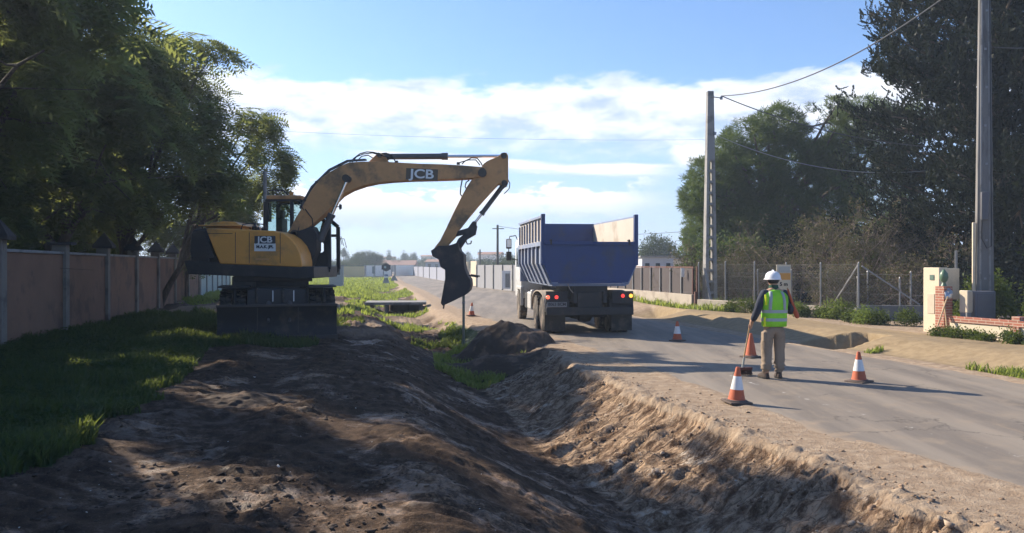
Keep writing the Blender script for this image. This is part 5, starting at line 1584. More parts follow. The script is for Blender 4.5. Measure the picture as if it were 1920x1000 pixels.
# far half of the bonnet and its raised hump
m_ = MB(); m_.prism(O([(388, 430), (500, 432), (500, 500), (388, 500)], UY0), UY0 + .95, UY1 - .05); E(m_, 'bonnet', M_yel, bevel=.03)
m_ = MB(); m_.prism(O([(384, 433), (386, 425), (396, 418), (420, 415), (440, 416), (452, 423), (458, 433)], UY0 + .35), UY0 + .35, UY1 - .4); m_.box((P(420, 0, 18).x, UY0 + .9, P(0, 424, 18).z), (.95, 1.6, .03)); E(m_, 'bonnet_hump', M_yel, bevel=.03)
m_ = MB()
for i in range(9):
    x = P(452 + i * 6, 0, 18.6).x; m_.cyl((x, 18.5 + .05 * (i % 3), 2.72), (x + random.uniform(-.03, .03), 18.5, 2.78 + .07 * random.random()), .03, n=8)
m_.cyl((P(478, 0, 18.6).x, 18.6, 2.7), (P(478, 0, 18.6).x, 18.6, 2.92), .035, n=10)
E(m_, 'exhaust_fittings', M_mach)
m_ = MB(); pts = [P(452, 431, 17.8), P(455, 421, 17.8), P(470, 419, 17.8), P(497, 421, 17.8), P(500, 431, 17.8)]; m_.tube(pts, .014, 6); E(m_, 'handrail', M_mach)
# JCB lettering and plate on the side cover
c = P(497, 450, UY0)
m_ = MB(); m_.box((c.x, UY0 - .006, c.z), (.46, .008, .175)); pl = E(m_, 'decal', M_decal, side_o)
t = text('JCB', .185, pl, M_letter, (c.x - EX.x, UY0 - .014 - EX.y, c.z - EX.z), (R(90), 0, 0), bold=.004, sx=1.15)
c = P(497, 464, UY0)
m_ = MB(); m_.box((c.x, UY0 - .006, c.z), (.47, .008, .17)); pl = E(m_, 'plate', M_letter, side_o)
t = text('M.A.K. JPL', .088, pl, M_decal, (c.x - EX.x, UY0 - .014 - EX.y, c.z + .01 - EX.z), (R(90), 0, 0), bold=.004, sx=1.0)

# cab on the far side: frame members, glass, roof
CY0, CY1 = 19.15, 20.15
x0 = P(500, 0, 19.2).x; x1 = P(617, 0, 19.15).x; xb = P(572, 0, 19.6).x
zr = P(0, 376, 19.4).z; zf = P(0, 517, 19.4).z; zm = P(0, 440, 19.4).z
# side outline: sloping windscreen on the right
outline = [(x0, zf), (x0, zr - .05), (x0 + .12, zr), (xb - .05, zr), (xb + .10, zr - .10), (x1, zm + .22), (x1 + .01, zf + .15), (x1 - .12, zf)]
for y in (CY0, CY1):
    m_ = MB()
    q = outline
    for i in range(len(q)):
        a = q[i]; b = q[(i + 1) % len(q)]; m_.bar((a[0], y, a[1]), (b[0], y, b[1]), .09, .09, up=(0, 1, 0))
    m_.bar((x0 + .62, y, zf), (x0 + .62, y, zr), .08, .08, up=(0, 1, 0))
    m_.bar((x0 + .62, y, zm + .0), (x1, y, zm - .0), .07, .07, up=(0, 1, 0))
    m_.bar((x1 - .45, y, zm), (xb + .35, y, zr - .42), .07, .07, up=(0, 1, 0))
    E(m_, 'cab_frame', M_mach, bevel=.008)
m_ = MB(); m_.box(((x0 + .62 + x0) / 2, CY0, (zf + zm) / 2), (.62, .03, zm - zf)); m_.box(((x0 + .62 + x1) / 2 - .1, CY1, (zf + zm) / 2 - .25), (x1 - x0 - .8, .03, (zm - zf) - .5)); m_.box(((x0 + x1) / 2 - .05, (CY0 + CY1) / 2, zf + .03), (x1 - x0 - .15, CY1 - CY0, .08)); E(m_, 'cab_panel', M_mach)
# lower right door panel with two oval openings
dp = MB(); X0 = P(571, 0, 19.15).x; X1 = x1; Z0 = P(0, 516, 19.15).z; Z1 = P(0, 444, 19.15).z
def panel_with_holes(mb, X0, X1, Z0, Z1, y, holes, nx=44, nz=40):
    gx = np.linspace(X0, X1, nx); gzz = np.linspace(Z0, Z1, nz)
    for i in range(nx - 1):
        run = None
        for j in range(nz):
            cx__ = (gx[i] + gx[i + 1]) / 2; cz = (gzz[j] + gzz[min(j + 1, nz - 1)]) / 2
            inside = j < nz - 1 and not any(((cx__ - h[0]) / h[2]) ** 4 + ((cz - h[1]) / h[3]) ** 4 < 1 for h in holes)
            if inside and run is None: run = j
            if not inside and run is not None:
                mb.add([(gx[i], y, gzz[run]), (gx[i + 1], y, gzz[run]), (gx[i + 1], y, gzz[j]), (gx[i], y, gzz[j]), (gx[i], y + .03, gzz[run]), (gx[i + 1], y + .03, gzz[run]), (gx[i + 1], y + .03, gzz[j]), (gx[i], y + .03, gzz[j])],
                       [(0, 1, 2, 3), (7, 6, 5, 4), (0, 4, 5, 1), (2, 6, 7, 3), (0, 3, 7, 4), (1, 5, 6, 2)]); run = None
h1 = P(580, 464, 19.15); h2 = P(600, 464, 19.15)
panel_with_holes(dp, X0, X1 - .03, Z0, Z1, 19.17, [(h1.x, h1.z, .07, .125), (h2.x, h2.z, .085, .12)])
E(dp, 'cab_side_panel', M_mach, smooth=None)
m_ = MB(); m_.box(((x0 + xb) / 2 + .03, (CY0 + CY1) / 2, zr + .05), (xb - x0 + .02, CY1 - CY0 + .12, .10)); E(m_, 'cab_roof', M_yel2, bevel=.03)
m_ = MB(); m_.tube([(x0 + .05, CY0, zr + .1), (x0 + .05, CY0, zr + .22), (x0 + .42, CY0, zr + .22), (x0 + .55, CY0, zr + .1)], .016, 6); m_.bar((x0 + .24, CY0, zr + .1), (x0 + .24, CY0, zr + .22), .02); E(m_, 'roof_rail', M_mach)
m_ = MB(); m_.cyl((x0 + .55, CY0 + .2, zr + .1), (x0 + .55, CY0 + .2, zr + .2), .05, n=12); E(m_, 'beacon', mat('amber', (.45, .18, .02), .3))
m_ = MB()
m_.add([(x0 + .05, CY0 + .01, zf + .7), (x0 + .6, CY0 + .01, zf + .7), (x0 + .6, CY0 + .01, zr - .04), (x0 + .05, CY0 + .01, zr - .04)], [(0, 1, 2, 3)])
m_.add([(x0 + .65, CY0 + .01, zm), (x1, CY0 + .01, zm), (x1, CY0 + .01, zm + .2), (xb + .1, CY0 + .01, zr - .1), (xb - .05, CY0 + .01, zr - .03), (x0 + .65, CY0 + .01, zr - .03)], [(0, 1, 2, 3, 4, 5)])
m_.add([(xb + .1, CY0, zr - .1), (x1, CY0, zm + .2), (x1, CY1, zm + .2), (xb + .1, CY1, zr - .1)], [(0, 1, 2, 3)])
E(m_, 'cab_glass', M_cabglass, smooth=None)
m_ = MB(); m_.box((x0 + .45, 19.65, zf + .62), (.5, .52, .14)); m_.box((x0 + .24, 19.65, zf + 1.0), (.14, .5, .8)); m_.box((x0 + .24, 19.65, zf + 1.5), (.1, .26, .2)); E(m_, 'seat', M_black, bevel=.03)
m_ = MB(); m_.box((x0 + .06, 19.65, (zf + zm) / 2), (.06, .95, zm - zf)); m_.box((x0 + .05, 19.25, zr - .3), (.05, .2, .45)); E(m_, 'cab_rear_panel', M_mach)
m_ = MB(); q0 = P(640, 452, 19.3)
for dx_, dz_ in ((0, 0), (.07, -.05), (-.04, .03)): m_.tube([P(629, 447, 19.3), q0 + Vector((dx_, 0, .10 + dz_)), q0 + Vector((.06 + dx_, 0, -.12 + dz_))], .008, 5)
E(m_, 'wiper_branch', M_mach)

# boom, arm, bucket, all in one upright plane
BY = 18.78
def plate(name, pts, Y, half, m_, parent=None, bevel=.015):
    b = MB(); b.prism(O(pts, Y), Y - half, Y + half); return E(b, name, m_, parent, bevel)
boom = plate('boom', [(540, 440), (548, 430), (558, 410), (567, 396), (578, 374), (589, 356), (604, 337), (622, 324), (640, 314), (656, 307), (680, 305), (700, 305), (735, 306), (789, 309), (830, 310), (866, 312), (903, 315), (912, 322), (905, 333), (885, 336), (850, 338), (818, 339), (775, 340), (737, 342), (708, 345), (685, 350), (662, 358), (644, 368), (632, 380), (619, 396), (604, 410), (589, 422), (578, 432), (568, 444), (552, 448)], BY, .19, M_yel2)
plate('cylinder_lug', [(690, 307), (699, 298), (709, 289), (716, 288), (724, 294), (730, 307)], BY, .10, M_yel2, boom)
plate('foot_bracket', [(545, 437), (568, 433), (590, 425), (598, 440), (598, 470), (585, 500), (560, 500), (552, 470)], BY, .24, M_mach, None)
for px, py, r_ in ((557, 440, .10), (652, 336, .085), (905, 326, .10), (713, 293, .05)):
    m_ = MB(); q = P(px, py, BY); m_.cyl(q + Vector((0, -.24, 0)), q + Vector((0, .24, 0)), r_, n=16); E(m_, 'pin', M_pinst, boom)
# welded edge strip on the boom
m_ = MB(); top = [(567, 396), (589, 356), (622, 324), (656, 307), (690, 305)]
m_.tube([P(a, b - 3, BY) - Vector((0, .16, 0)) for a, b in top], .022, 6); m_.tube([P(a - 3, b - 5, BY) - Vector((0, .10, 0)) for a, b in top], .018, 6)
E(m_, 'hydraulic_pipe', M_cyl, boom)
m_ = MB()
for px, py in ((575, 378), (597, 344), (640, 312), (745, 306), (860, 309)): m_.box(P(px, py, BY) - Vector((0, .13, -.01)), (.07, .12, .05))
E(m_, 'pipe_clamp', M_pinst, boom)
c = P(793, 329, BY)
m_ = MB(); m_.box((c.x, BY - .196, c.z), (.74, .012, .265), (0, R(2.5), 0)); pl = E(m_, 'decal', M_decal2, boom)
text('JCB', .29, pl, M_letter, (c.x - EX.x, BY - .206 - EX.y, c.z - EX.z), (R(90), R(2.5), 0), bold=.006, sx=1.25)
def ram(a, b, split, Ya, r, rr, parent, name='hydraulic_cylinder'):
    a = P(a[0], a[1], Ya); b = P(b[0], b[1], Ya); s_ = a.lerp(b, split)
    m1 = MB(); m1.cyl(a, s_, r, n=16); m1.cyl(a.lerp(b, split - .035), a.lerp(b, split + .015), r * 1.22, n=16); m1.cyl(a.lerp(b, .02), a.lerp(b, .06), r * 1.15, n=16)
    o = E(m1, name, M_cyl, parent)
    m2 = MB(); m2.cyl(s_, b, rr, n=12); E(m2, 'rod', M_chrome, o)
    m2 = MB(); m2.cyl(b + Vector((0, -.07, 0)), b + Vector((0, .07, 0)), rr * 1.9, n=14); E(m2, 'rod_eye', M_pinst, o); return o
ram((716, 294), (943, 293), .53, BY, .07, .036, boom)
for s_ in (-.27, .27): ram((600, 452), (652, 336), .42, BY + s_, .075, .042, boom, 'lift_cylinder')
arm = plate('arm', [(945, 288), (950, 288), (953, 294), (953, 344), (945, 349), (938, 347), (934, 347), (916, 366), (898, 386), (878, 410), (867, 424), (859, 434), (855, 444), (846, 454), (838, 463), (826, 474), (815, 480), (812, 471), (818, 462), (826, 452), (838, 428), (850, 402), (866, 370), (877, 350), (886, 337), (898, 322), (908, 308), (920, 301), (932, 296)], BY, .16, M_yel2)
for px, py in ((945, 294), (905, 322), (946, 345), (820, 472)):
    m_ = MB(); q = P(px, py, BY); m_.cyl(q + Vector((0, -.20, 0)), q + Vector((0, .20, 0)), .07, n=14); E(m_, 'pin', M_pinst, arm)
ram((944, 347), (889, 420), .74, BY, .055, .032, arm)
# link and rocker
plate('link', [(885, 418), (895, 424), (892, 440), (878, 448), (866, 455), (860, 465), (853, 462), (860, 448), (870, 440), (846, 446), (841, 440), (864, 432), (878, 428)], BY, .14, M_mach, arm)
plate('link', [(876, 440), (884, 438), (870, 458), (862, 470), (852, 478), (848, 470), (860, 458)], BY, .10, M_pinst, arm)
m_ = MB(); q = P(873, 450, BY); m_.tube([q, q + Vector((.04, 0, -.10)), q + Vector((.12, 0, -.09)), q + Vector((.14, 0, -.02))], .018, 6); E(m_, 'lifting_hook', M_pinst, arm)
# bucket
back = [(812, 471), (826, 462), (840, 462), (850, 460), (861, 456), (864, 470), (872, 478), (872, 492), (874, 505), (879, 517), (884, 524), (885, 535), (882, 545), (876, 551), (862, 558), (846, 566), (834, 571), (830, 567), (834, 545), (838, 522), (838, 506), (830, 501), (826, 487), (815, 481)]
ob = O(back, BY)
b = MB()
for s_ in (-.52, .52): b.prism(ob, BY + s_ - .015, BY + s_ + .015)
shell = O([(861, 456), (864, 470), (872, 478), (872, 492), (874, 505), (879, 517), (884, 524), (885, 535), (882, 545), (876, 551), (862, 558), (846, 566), (832, 571)], BY)
inner = O([(855, 460), (859, 473), (866, 480), (867, 493), (869, 506), (874, 518), (879, 525), (880, 535), (877, 543), (872, 548), (860, 554), (845, 562), (832, 569)], BY)
b.prism(shell + inner[::-1], BY - .52, BY + .52)
topc = O([(812, 471), (826, 462), (840, 462), (861, 456), (863, 460), (840, 466), (827, 466), (815, 474)], BY); b.prism(topc, BY - .30, BY + .30)
bucket = E(b, 'bucket', mat('bucket_steel', (.045, .04, .04), .65, metal=.2, var=.3, scale=2.5, col2=(.10, .075, .06), patch=(.5, .68)), bevel=.01)
for i in range(5):
    y = BY - .46 + .23 * i; q = P(833, 569, y); m_ = MB(); m_.bar(q, q + Vector((-.02, 0, -.12)), .07, .035); E(m_, 'tooth', M_pinst, bucket, .006)
m_ = MB()
for s_ in (-.52, .52):
    q = P(880, 519, BY); m_.box((q.x + .12, BY + s_, q.z + .02), (.22, .06, .035), (0, R(10), 0))
E(m_, 'side_cutter', M_pinst, bucket)
# hoses
def hose(pts, r=.014, y=BY - .1, par=None):
    hz = MB(); hz.tube([P(a, b, y) + Vector((0, .03 * math.sin(i), 0)) for i, (a, b) in enumerate(pts)], r, 6); E(hz, 'hose', M_black, par or arm)
hose([(655, 306), (663, 297), (675, 288), (688, 285), (700, 286), (712, 289)]); hose([(660, 305), (668, 294), (680, 289), (698, 287), (716, 292), (730, 296)], y=BY - .16)
hose([(668, 304), (678, 293), (690, 291), (700, 297)], y=BY + .1); hose([(716, 288), (724, 287), (732, 292), (735, 299)]); hose([(733, 290), (738, 297), (742, 305)])
hose([(866, 308), (872, 302), (884, 296), (895, 297), (902, 306), (906, 314)]); hose([(858, 306), (868, 303), (878, 300), (892, 300), (900, 310)], y=BY - .16)
hose([(866, 312), (868, 330), (864, 350), (863, 364), (868, 371), (874, 372)], .017); hose([(880, 338), (874, 342), (872, 350), (876, 357), (882, 358)]); hose([(908, 312), (912, 304), (920, 300), (926, 299)])
hose([(952, 336), (956, 344), (955, 353), (950, 359), (945, 364)], .011); hose([(938, 352), (930, 366), (922, 376)], .012)
hose([(556, 444), (562, 420), (571, 398), (566, 388), (560, 384)], .012, BY - .2); hose([(572, 392), (585, 410), (588, 440)], .014, BY - .22)
m_ = MB(); q = P(636, 388, BY - .3); m_.tube([q + Vector((-.08, 0, 0)), q, q + Vector((.02, 0, .07)), q + Vector((.02, 0, -.07))], .014, 6); m_.box(q + Vector((.03, 0, 0)), (.05, .08, .1)); E(m_, 'work_lamp', M_black, boom)
m_ = MB(); m_.box((P(580, 0, 17.9).x, 18.05, P(0, 512, 17.9).z), (.12, .1, .05)); E(m_, 'side_marker', M_steel)
# ------------------------------------------------------------------ dump truck (local axes: x right, y forward, origin under the tailgate centre)
M_blue = mat('truck_blue', (0.011, 0.038, 0.150), 0.55, var=0.25, scale=1.6, col2=(0.035, 0.045, 0.085), patch=(.5, .7), coat=.1)
M_bluelit = mat('sunlit_blue_grey', (0.19, 0.235, 0.35), 0.65, var=0.18, scale=1.6, col2=(0.30, 0.30, 0.33), patch=(.5, .66))  # paler than the tailgate blue: sunlight on the body sides put into the colour
M_inner = mat('scraped_inner', (0.48, 0.43, 0.37), 0.7, var=0.15, scale=1.5, col2=(0.36, 0.31, 0.25), patch=(.52, .66))
M_cabw = mat('cab_white', (0.50, 0.50, 0.50), 0.45, var=.08, col2=(.33, .30, .27), patch=(.52, .75), coat=.2)
M_chas = mat('chassis_black', (0.024, 0.024, 0.027), 0.7, var=.3, scale=3, col2=(.06, .05, .042), patch=(.5, .68))
M_redl = mat('red_lens', (0.55, 0.03, 0.02), 0.25, var=.05)
M_orl = mat('amber_lens', (0.80, 0.30, 0.03), 0.25, var=.05)


def lit(name, col, e):
    if name in MATS: return MATS[name]
    m_ = mat(name, col, .3, var=.05); b = m_.node_tree.nodes['Principled BSDF']; b.inputs['Emission Color'].default_value = (*col, 1); b.inputs['Emission Strength'].default_value = e
    return m_


TR = (2.16, 22.25, 0.015)
tr = thing('dump_truck', 'blue dump truck with empty high sided tipper body stopped on the road', 'truck', TR, R(6.0))


def T(mb, name, m_, parent=None, bevel=0.0, smooth=35):
    return mb.build(name, m_, parent or tr, smooth, bevel)


BZ0, BZ1, BZ2 = 1.62, 2.56, 3.24   # floor edge, tailgate top, side top
HW = 1.30
# tipper body
LEN = 5.6
b = MB()
for sg in (-1, 1):
    x = sg * HW
    # side wall, folded in at the bottom
    b.add([(x, .05, 1.95), (x, LEN, 1.95), (x, LEN, BZ1), (x, .05, BZ1), (x - sg * .04, .05, 1.95), (x - sg * .04, LEN, 1.95), (x - sg * .04, LEN, BZ1), (x - sg * .04, .05, BZ1)],
          [(0, 1, 2, 3), (7, 6, 5, 4), (0, 4, 5, 1), (2, 6, 7, 3), (1, 5, 6, 2), (3, 7, 4, 0)])
    xi = sg * 1.04
    b.add([(x, .05, 1.95), (x, LEN, 1.95), (xi, LEN, 1.34), (xi, .05, 1.34), (x - sg * .04, .05, 1.97), (x - sg * .04, LEN, 1.97), (xi, LEN, 1.39), (xi, .05, 1.39)],
          [(0, 1, 2, 3), (7, 6, 5, 4), (0, 4, 5, 1), (2, 6, 7, 3), (1, 5, 6, 2), (3, 7, 4, 0)])
b.box((0, LEN / 2, 1.36), (2.08, LEN - .05, .06))
b.box((0, LEN, 2.3), (2 * HW, .06, 1.9))
b.box((0, LEN + .35, 3.28), (2.2, .8, .05))
body = T(b, 'tipper_body', M_bluelit)
# inner lining
m_ = MB()
for sg in (-1, 1): m_.box((sg * (HW - .048), LEN / 2, 2.28), (.012, LEN - .2, .62))
T(m_, 'lining', M_inner, body)
# extension boards with ribs
for sg in (-1, 1):
    m_ = MB(); x = sg * HW
    zf_ = 3.30; zr_ = BZ2
    m_.add([(x, .02, BZ1 + .003), (x, LEN, BZ1 + .003), (x, LEN, zf_), (x, .02, zr_), (x - sg * .03, .02, BZ1 + .003), (x - sg * .03, LEN, BZ1 + .003), (x - sg * .03, LEN, zf_), (x - sg * .03, .02, zr_)],
           [(0, 1, 2, 3), (7, 6, 5, 4), (0, 4, 5, 1), (2, 6, 7, 3), (1, 5, 6, 2), (3, 7, 4, 0)])
    ext = T(m_, 'side_board', M_inner, body)
    m_ = MB()
    for i in range(9):
        y = .08 + (LEN - .16) * i / 8; m_.box((x + sg * .028, y, (BZ1 + 3.24) / 2), (.05, .07, 3.24 - BZ1 - .06))
    m_.bar((x + sg * .02, .02, zr_ + .02), (x + sg * .02, LEN, zf_ + .02), .08, .06)
    T(m_, 'rib', M_bluelit, ext)
    m_ = MB(); m_.box((x + sg * .035, LEN / 2, BZ1 - .05), (.09, LEN, .12))
    for i in range(7):
        y = .10 + (LEN - .2) * i / 6
        m_.box((x + sg * .04, y, 2.24), (.07, .11, .54), taper=(1, 1))
        m_.add([(x + sg * .075, y - .055, 1.97), (x + sg * .075, y + .055, 1.97), (sg * 1.11, y + .055, 1.37), (sg * 1.11, y - .055, 1.37), (x, y - .055, 1.97), (x, y + .055, 1.97), (sg * 1.04, y + .055, 1.37), (sg * 1.04, y - .055, 1.37)],
               [(0, 1, 2, 3), (7, 6, 5, 4), (0, 4, 5, 1), (2, 6, 7, 3), (1, 5, 6, 2), (3, 7, 4, 0)])
    T(m_, 'side_frame', M_bluelit, body)
    m_ = MB(); m_.box((sg * (HW + .012), .0, 2.62), (.11, .13, 1.42)); T(m_, 'corner_post', M_blue, body, .01)
# front headboard, raised
m_ = MB(); m_.prism([(-1.27, 3.30), (-1.27, 3.345), (1.27, 3.345), (1.27, 3.30)], LEN - .06, LEN + .04); m_.box((0, LEN - .045, 2.9), (2.5, .02, .8)); T(m_, 'headboard', M_blue, body)
# tailgate
m_ = MB(); m_.add([(-HW + .02, -.06, BZ1), (HW - .02, -.06, BZ1), (HW - .02, -.06, 1.88), (1.08, -.06, BZ0 - .18), (-1.08, -.06, BZ0 - .18), (-HW + .02, -.06, 1.88),
                   (-HW + .02, 0.0, BZ1), (HW - .02, 0.0, BZ1), (HW - .02, 0.0, 1.88), (1.08, 0.0, BZ0 - .18), (-1.08, 0.0, BZ0 - .18), (-HW + .02, 0.0, 1.88)],
                  [(0, 1, 2, 3, 4, 5), (11, 10, 9, 8, 7, 6)] + [(i, 6 + i, 6 + (i + 1) % 6, (i + 1) % 6) for i in range(6)])
gate = T(m_, 'tailgate', M_blue, body)
m_ = MB(); m_.box((0, -.08, BZ1 - .04), (2.56, .07, .09)); m_.bar((-.9, -.08, 1.45), (.9, -.08, 1.45), .06, .08)
T(m_, 'gate_frame', M_blue, gate, .008)
for x in (-1.1, 1.1):
    m_ = MB(); m_.cyl((x, -.1, BZ1 + .04), (x, .02, BZ1 + .04), .03, n=10); m_.box((x, -.1, BZ1 - .02), (.05, .04, .12)); T(m_, 'hinge', M_chas, gate)
# chassis
m_ = MB()
for sg in (-1, 1): m_.box((sg * .42, 3.9, 1.02), (.10, 8.0, .30))
for y in (.1, 1.5, 3, 4.6): m_.box((0, y, 1.02), (.84, .16, .22))
m_.box((0, 1.6, 1.25), (.9, 3, .16))
T(m_, 'chassis', M_chas)
m_ = MB(); m_.box((0, .35, 1.18), (1.15, .12, .42)); m_.box((0, .15, .92), (.7, .3, .5)); m_.box((0, .25, .72), (.25, .4, .2)); T(m_, 'tow_crossmember', M_chas, None, .02)
m_ = MB(); m_.box((0, -.02, .64), (2.46, .12, .22)); m_.box((-.6, .1, .82), (.08, .12, .3)); m_.box((.6, .1, .82), (.08, .12, .3)); T(m_, 'underrun_bar', M_chas, None, .015)
# wheels
tmr, hmr = wheel_mesh(.52, .28)
M_rimd = mat('dusty_rim', (.34, .29, .24), .8, var=.25, scale=4)
M_tyred = mat('dusty_tyre', (.06, .052, .046), .9, var=.3, scale=4, col2=(.24, .19, .15), patch=(.46, .62))


def twheel(x, y, r=None):
    w = link('wheel', tmr, M_tyred, tr, None if tmr.polygons[0].use_smooth else 35); w.location = (x, y, .52); h = link('rim', hmr, M_rimd, w, None if hmr.polygons[0].use_smooth else 35)


for y in (.78, 2.12):
    for sg in (-1, 1): twheel(sg * 1.10, y); twheel(sg * .78, y)
for y in (6.55,):
    for sg in (-1, 1): twheel(sg * 1.12, y)
for y in (.78, 2.12):
    m_ = MB(); m_.cyl((-.9, y, .52), (.9, y, .52), .10, n=12); m_.lathe([(.08, -.26), (.22, -.16), (.25, 0), (.22, .16), (.08, .26)], (0, y, .52), 14, 'X'); T(m_, 'axle', M_chas)
m_ = MB(); m_.cyl((-1, 6.55, .52), (1, 6.55, .52), .07, n=10); T(m_, 'axle', M_chas)
# mudguards
for sg in (-1, 1):
    m_ = MB(); pts = []
    for i in range(15):
        a = PI * (.02 + .96 * i / 14); pts.append((1.45 - math.cos(a) * 1.42, .50 + math.sin(a) ** .55 * .68))
    vs = []
    for y, z in pts: vs += [(sg * .62, y, z), (sg * 1.26, y, z), (sg * 1.26, y, z - .03), (sg * .62, y, z - .03)]
    fs = []
    for i in range(14):
        q = i * 4; fs += [(q, q + 1, q + 5, q + 4), (q + 1, q + 2, q + 6, q + 5), (q + 2, q + 3, q + 7, q + 6), (q + 3, q, q + 4, q + 7)]
    fs += [(0, 1, 2, 3), (56, 57, 58, 59)]
    m_.add(vs, fs); T(m_, 'mudguard', M_rimd if sg < 0 else M_chas, None)
    m_ = MB(); m_.box((sg * .93, .0, 1.02), (.60, .10, .34)); lp = T(m_, 'light_board', M_chas, None, .01)
    if sg < 0:
        for x, mm in ((-1.18, lit('lit_red', (.9, .12, .06), .9)), (-.94, lit('dim_red', (.8, .05, .04), .6))):
            m_ = MB(); m_.lathe([(.0, -.03), (.042, -.025), (.055, 0), (.055, .02)], (x, -.055, 1.03), 14, 'Y'); T(m_, 'tail_light', mm, lp)
        m_ = MB(); m_.box((-.93, -.062, .83), (.55, .014, .13)); pl = T(m_, 'number_plate', mat('plate_grey', (.22, .22, .23), .6), lp)
        text('8063 BCM', .115, pl, M_chas, (-.93, -.073, .83), (R(90), 0, 0), bold=.002)
    else:
        for x, mm in ((.93, lit('dim_red', (.8, .05, .04), .6)), (1.16, lit('lit_amber', (1, .38, .05), 1.0))):
            m_ = MB(); m_.lathe([(.0, -.03), (.042, -.025), (.055, 0), (.055, .02)], (x, -.055, 1.06), 14, 'Y'); T(m_, 'tail_light', mm, lp)
    m_ = MB(); m_.box((sg * .95, .16, .36), (.58, .02, .56)); T(m_, 'mud_flap', M_rubber, None)
m_ = MB(); m_.box((.62, .0, 1.45), (.02, .02, .02)); 
m_ = MB(); m_.box((-1.08, 3.6, .78), (.34, .9, .55)); m_.box((-1.2, 3.05, 1.05), (.12, .25, .18)); T(m_, 'fuel_tank', M_cabw, None, .04)
m_ = MB(); m_.cyl((1.05, 3.2, .75), (1.05, 4.5, .75), .28, n=18); T(m_, 'air_tank', M_chas)
for y in (4.4, ): 
    m_ = MB(); m_.box((-1.1, y, .75), (.3, .5, .5)); T(m_, 'battery_box', M_chas, None, .02)
m_ = MB(); m_.tube([(-.62, -.02, 1.40), (-.56, -.02, 1.25), (-.45, -.02, 1.12)], .015, 6); T(m_, 'air_hose', M_rimd)
# cab
m_ = MB(); m_.prism([(0, 0)] * 0 + [(-1.22, .75), (1.22, .75), (1.22, 2.75), (1.12, 2.95), (-1.12, 2.95), (-1.22, 2.75)], 6.0, 7.9); cabo = T(m_, 'cab', M_cabw, None, .05)
m_ = MB()
for sg in (-1, 1): m_.box((sg * 1.222, 7.0, 2.2), (.012, .95, .7))
m_.box((0, 5.992, 2.3), (1.5, .012, .5)); m_.box((0, 7.905, 2.15), (2.2, .012, .85)); T(m_, 'cab_window', mat('cab_dark_glass', (.03, .04, .05), .1, spec=.7), cabo)
for sg in (-1, 1):
    m_ = MB(); m_.box((sg * 1.2, 6.55, 1.1), (.10, 1.35, .12)); m_.box((sg * 1.2, 5.92, .8), (.10, .06, .6)); T(m_, 'wheel_arch', M_cabw, cabo, .02)
    m_ = MB(); m_.tube([(sg * 1.22, 7.2, 2.85), (sg * 1.30, 7.0, 2.98), (sg * 1.52, 6.95, 2.95), (sg * 1.56, 6.95, 2.8), (sg * 1.56, 6.95, 2.2), (sg * 1.4, 7.0, 2.12), (sg * 1.22, 7.1, 2.1)], .018, 8)
    mi_ = T(m_, 'mirror_arm', M_chas, cabo)
    m_ = MB(); m_.box((sg * 1.56, 6.92, 2.68), (.20, .09, .36)); T(m_, 'mirror', M_chas, mi_, .03)
    m_ = MB(); m_.box((sg * 1.56, 6.92, 2.24), (.20, .09, .32)); T(m_, 'mirror', M_chas, mi_, .03)
    m_ = MB(); m_.box((sg * 1.56, 6.872, 2.70), (.15, .006, .28)); T(m_, 'mirror_glass', mat('mirror_glass', (.6, .65, .68), .05, metal=1, var=.02), mi_)
# ------------------------------------------------------------------ traffic cones
M_cone = mat('cone_orange', (0.45, 0.105, 0.045), 0.65, var=.15, scale=8, col2=(.32, .09, .05), patch=(.5, .7))
M_band = mat('cone_band', (0.66, 0.66, 0.66), 0.35, var=.06, scale=10, col2=(.5, .48, .45), patch=(.52, .75))
M_cbase = mat('cone_base', (0.10, 0.075, 0.065), 0.85, var=.3, scale=10)


def make_cone(bands=True):
    r = thing('traffic_cone', 'x', 'traffic cone', (0, 0, 0), 0, 'traffic cones along the road works')
    m_ = MB(); m_.box((0, 0, .016), (.33, .33, .03)); m_.lathe([(.150, .03), (.145, .045), (.12, .05)], n=24); m_.build('base', M_cbase, r, bevel=.008)

    def rad(z): return .118 + (.026 - .118) * (z - .045) / (.50 - .045)
    def seg(z0, z1, e=0): return [(rad(z0) + e, z0), (rad((z0 + z1) / 2) + e, (z0 + z1) / 2), (rad(z1) + e, z1)]
    m_ = MB(); m_.lathe([(rad(.045) + .012, .043)] + seg(.055, .19), n=28); m_.build('lower_body', M_cone, r)
    m_ = MB(); m_.lathe(seg(.19, .375, .002), n=28); m_.build('reflective_band', M_band if bands else M_cone, r)
    m_ = MB(); m_.lathe(seg(.375, .485) + [(.024, .50), (.015, .503), (.013, .49)], n=28); m_.build('top', M_cone, r)
    return r


cproto = make_cone()
c3 = make_cone(False)
cl = [((1381, 757), 11.2, 'nearest red and white traffic cone, on the sandy edge beside the broom', 2), ((1611, 719), 13.15, 'red and white cone alone in the lane to the right of the worker', -1),
      ((1270, 641), 20.2, 'red and white cone in the shade just right of the dump truck', 0), ((884, 593), 30.0, 'smallest far cone on the road edge between the bucket and the truck', 3)]
for i, ((px, py), Y, lb, tl) in enumerate(cl):
    o = cproto if i == 0 else copy_tree(cproto)
    x = P(px, py, Y).x; o.location = (x, Y, max(gz(x, Y), .012) + .002); o.rotation_euler = (R(tl * .5), R(tl), R(23 * i + 12)); o['label'] = lb
x = P(1408, 673, 16.6).x; c3.location = (x, 16.6, .022); c3.rotation_euler = (0, 0, R(30)); c3['label'] = 'all orange faded cone without a white band, behind the broom handle'

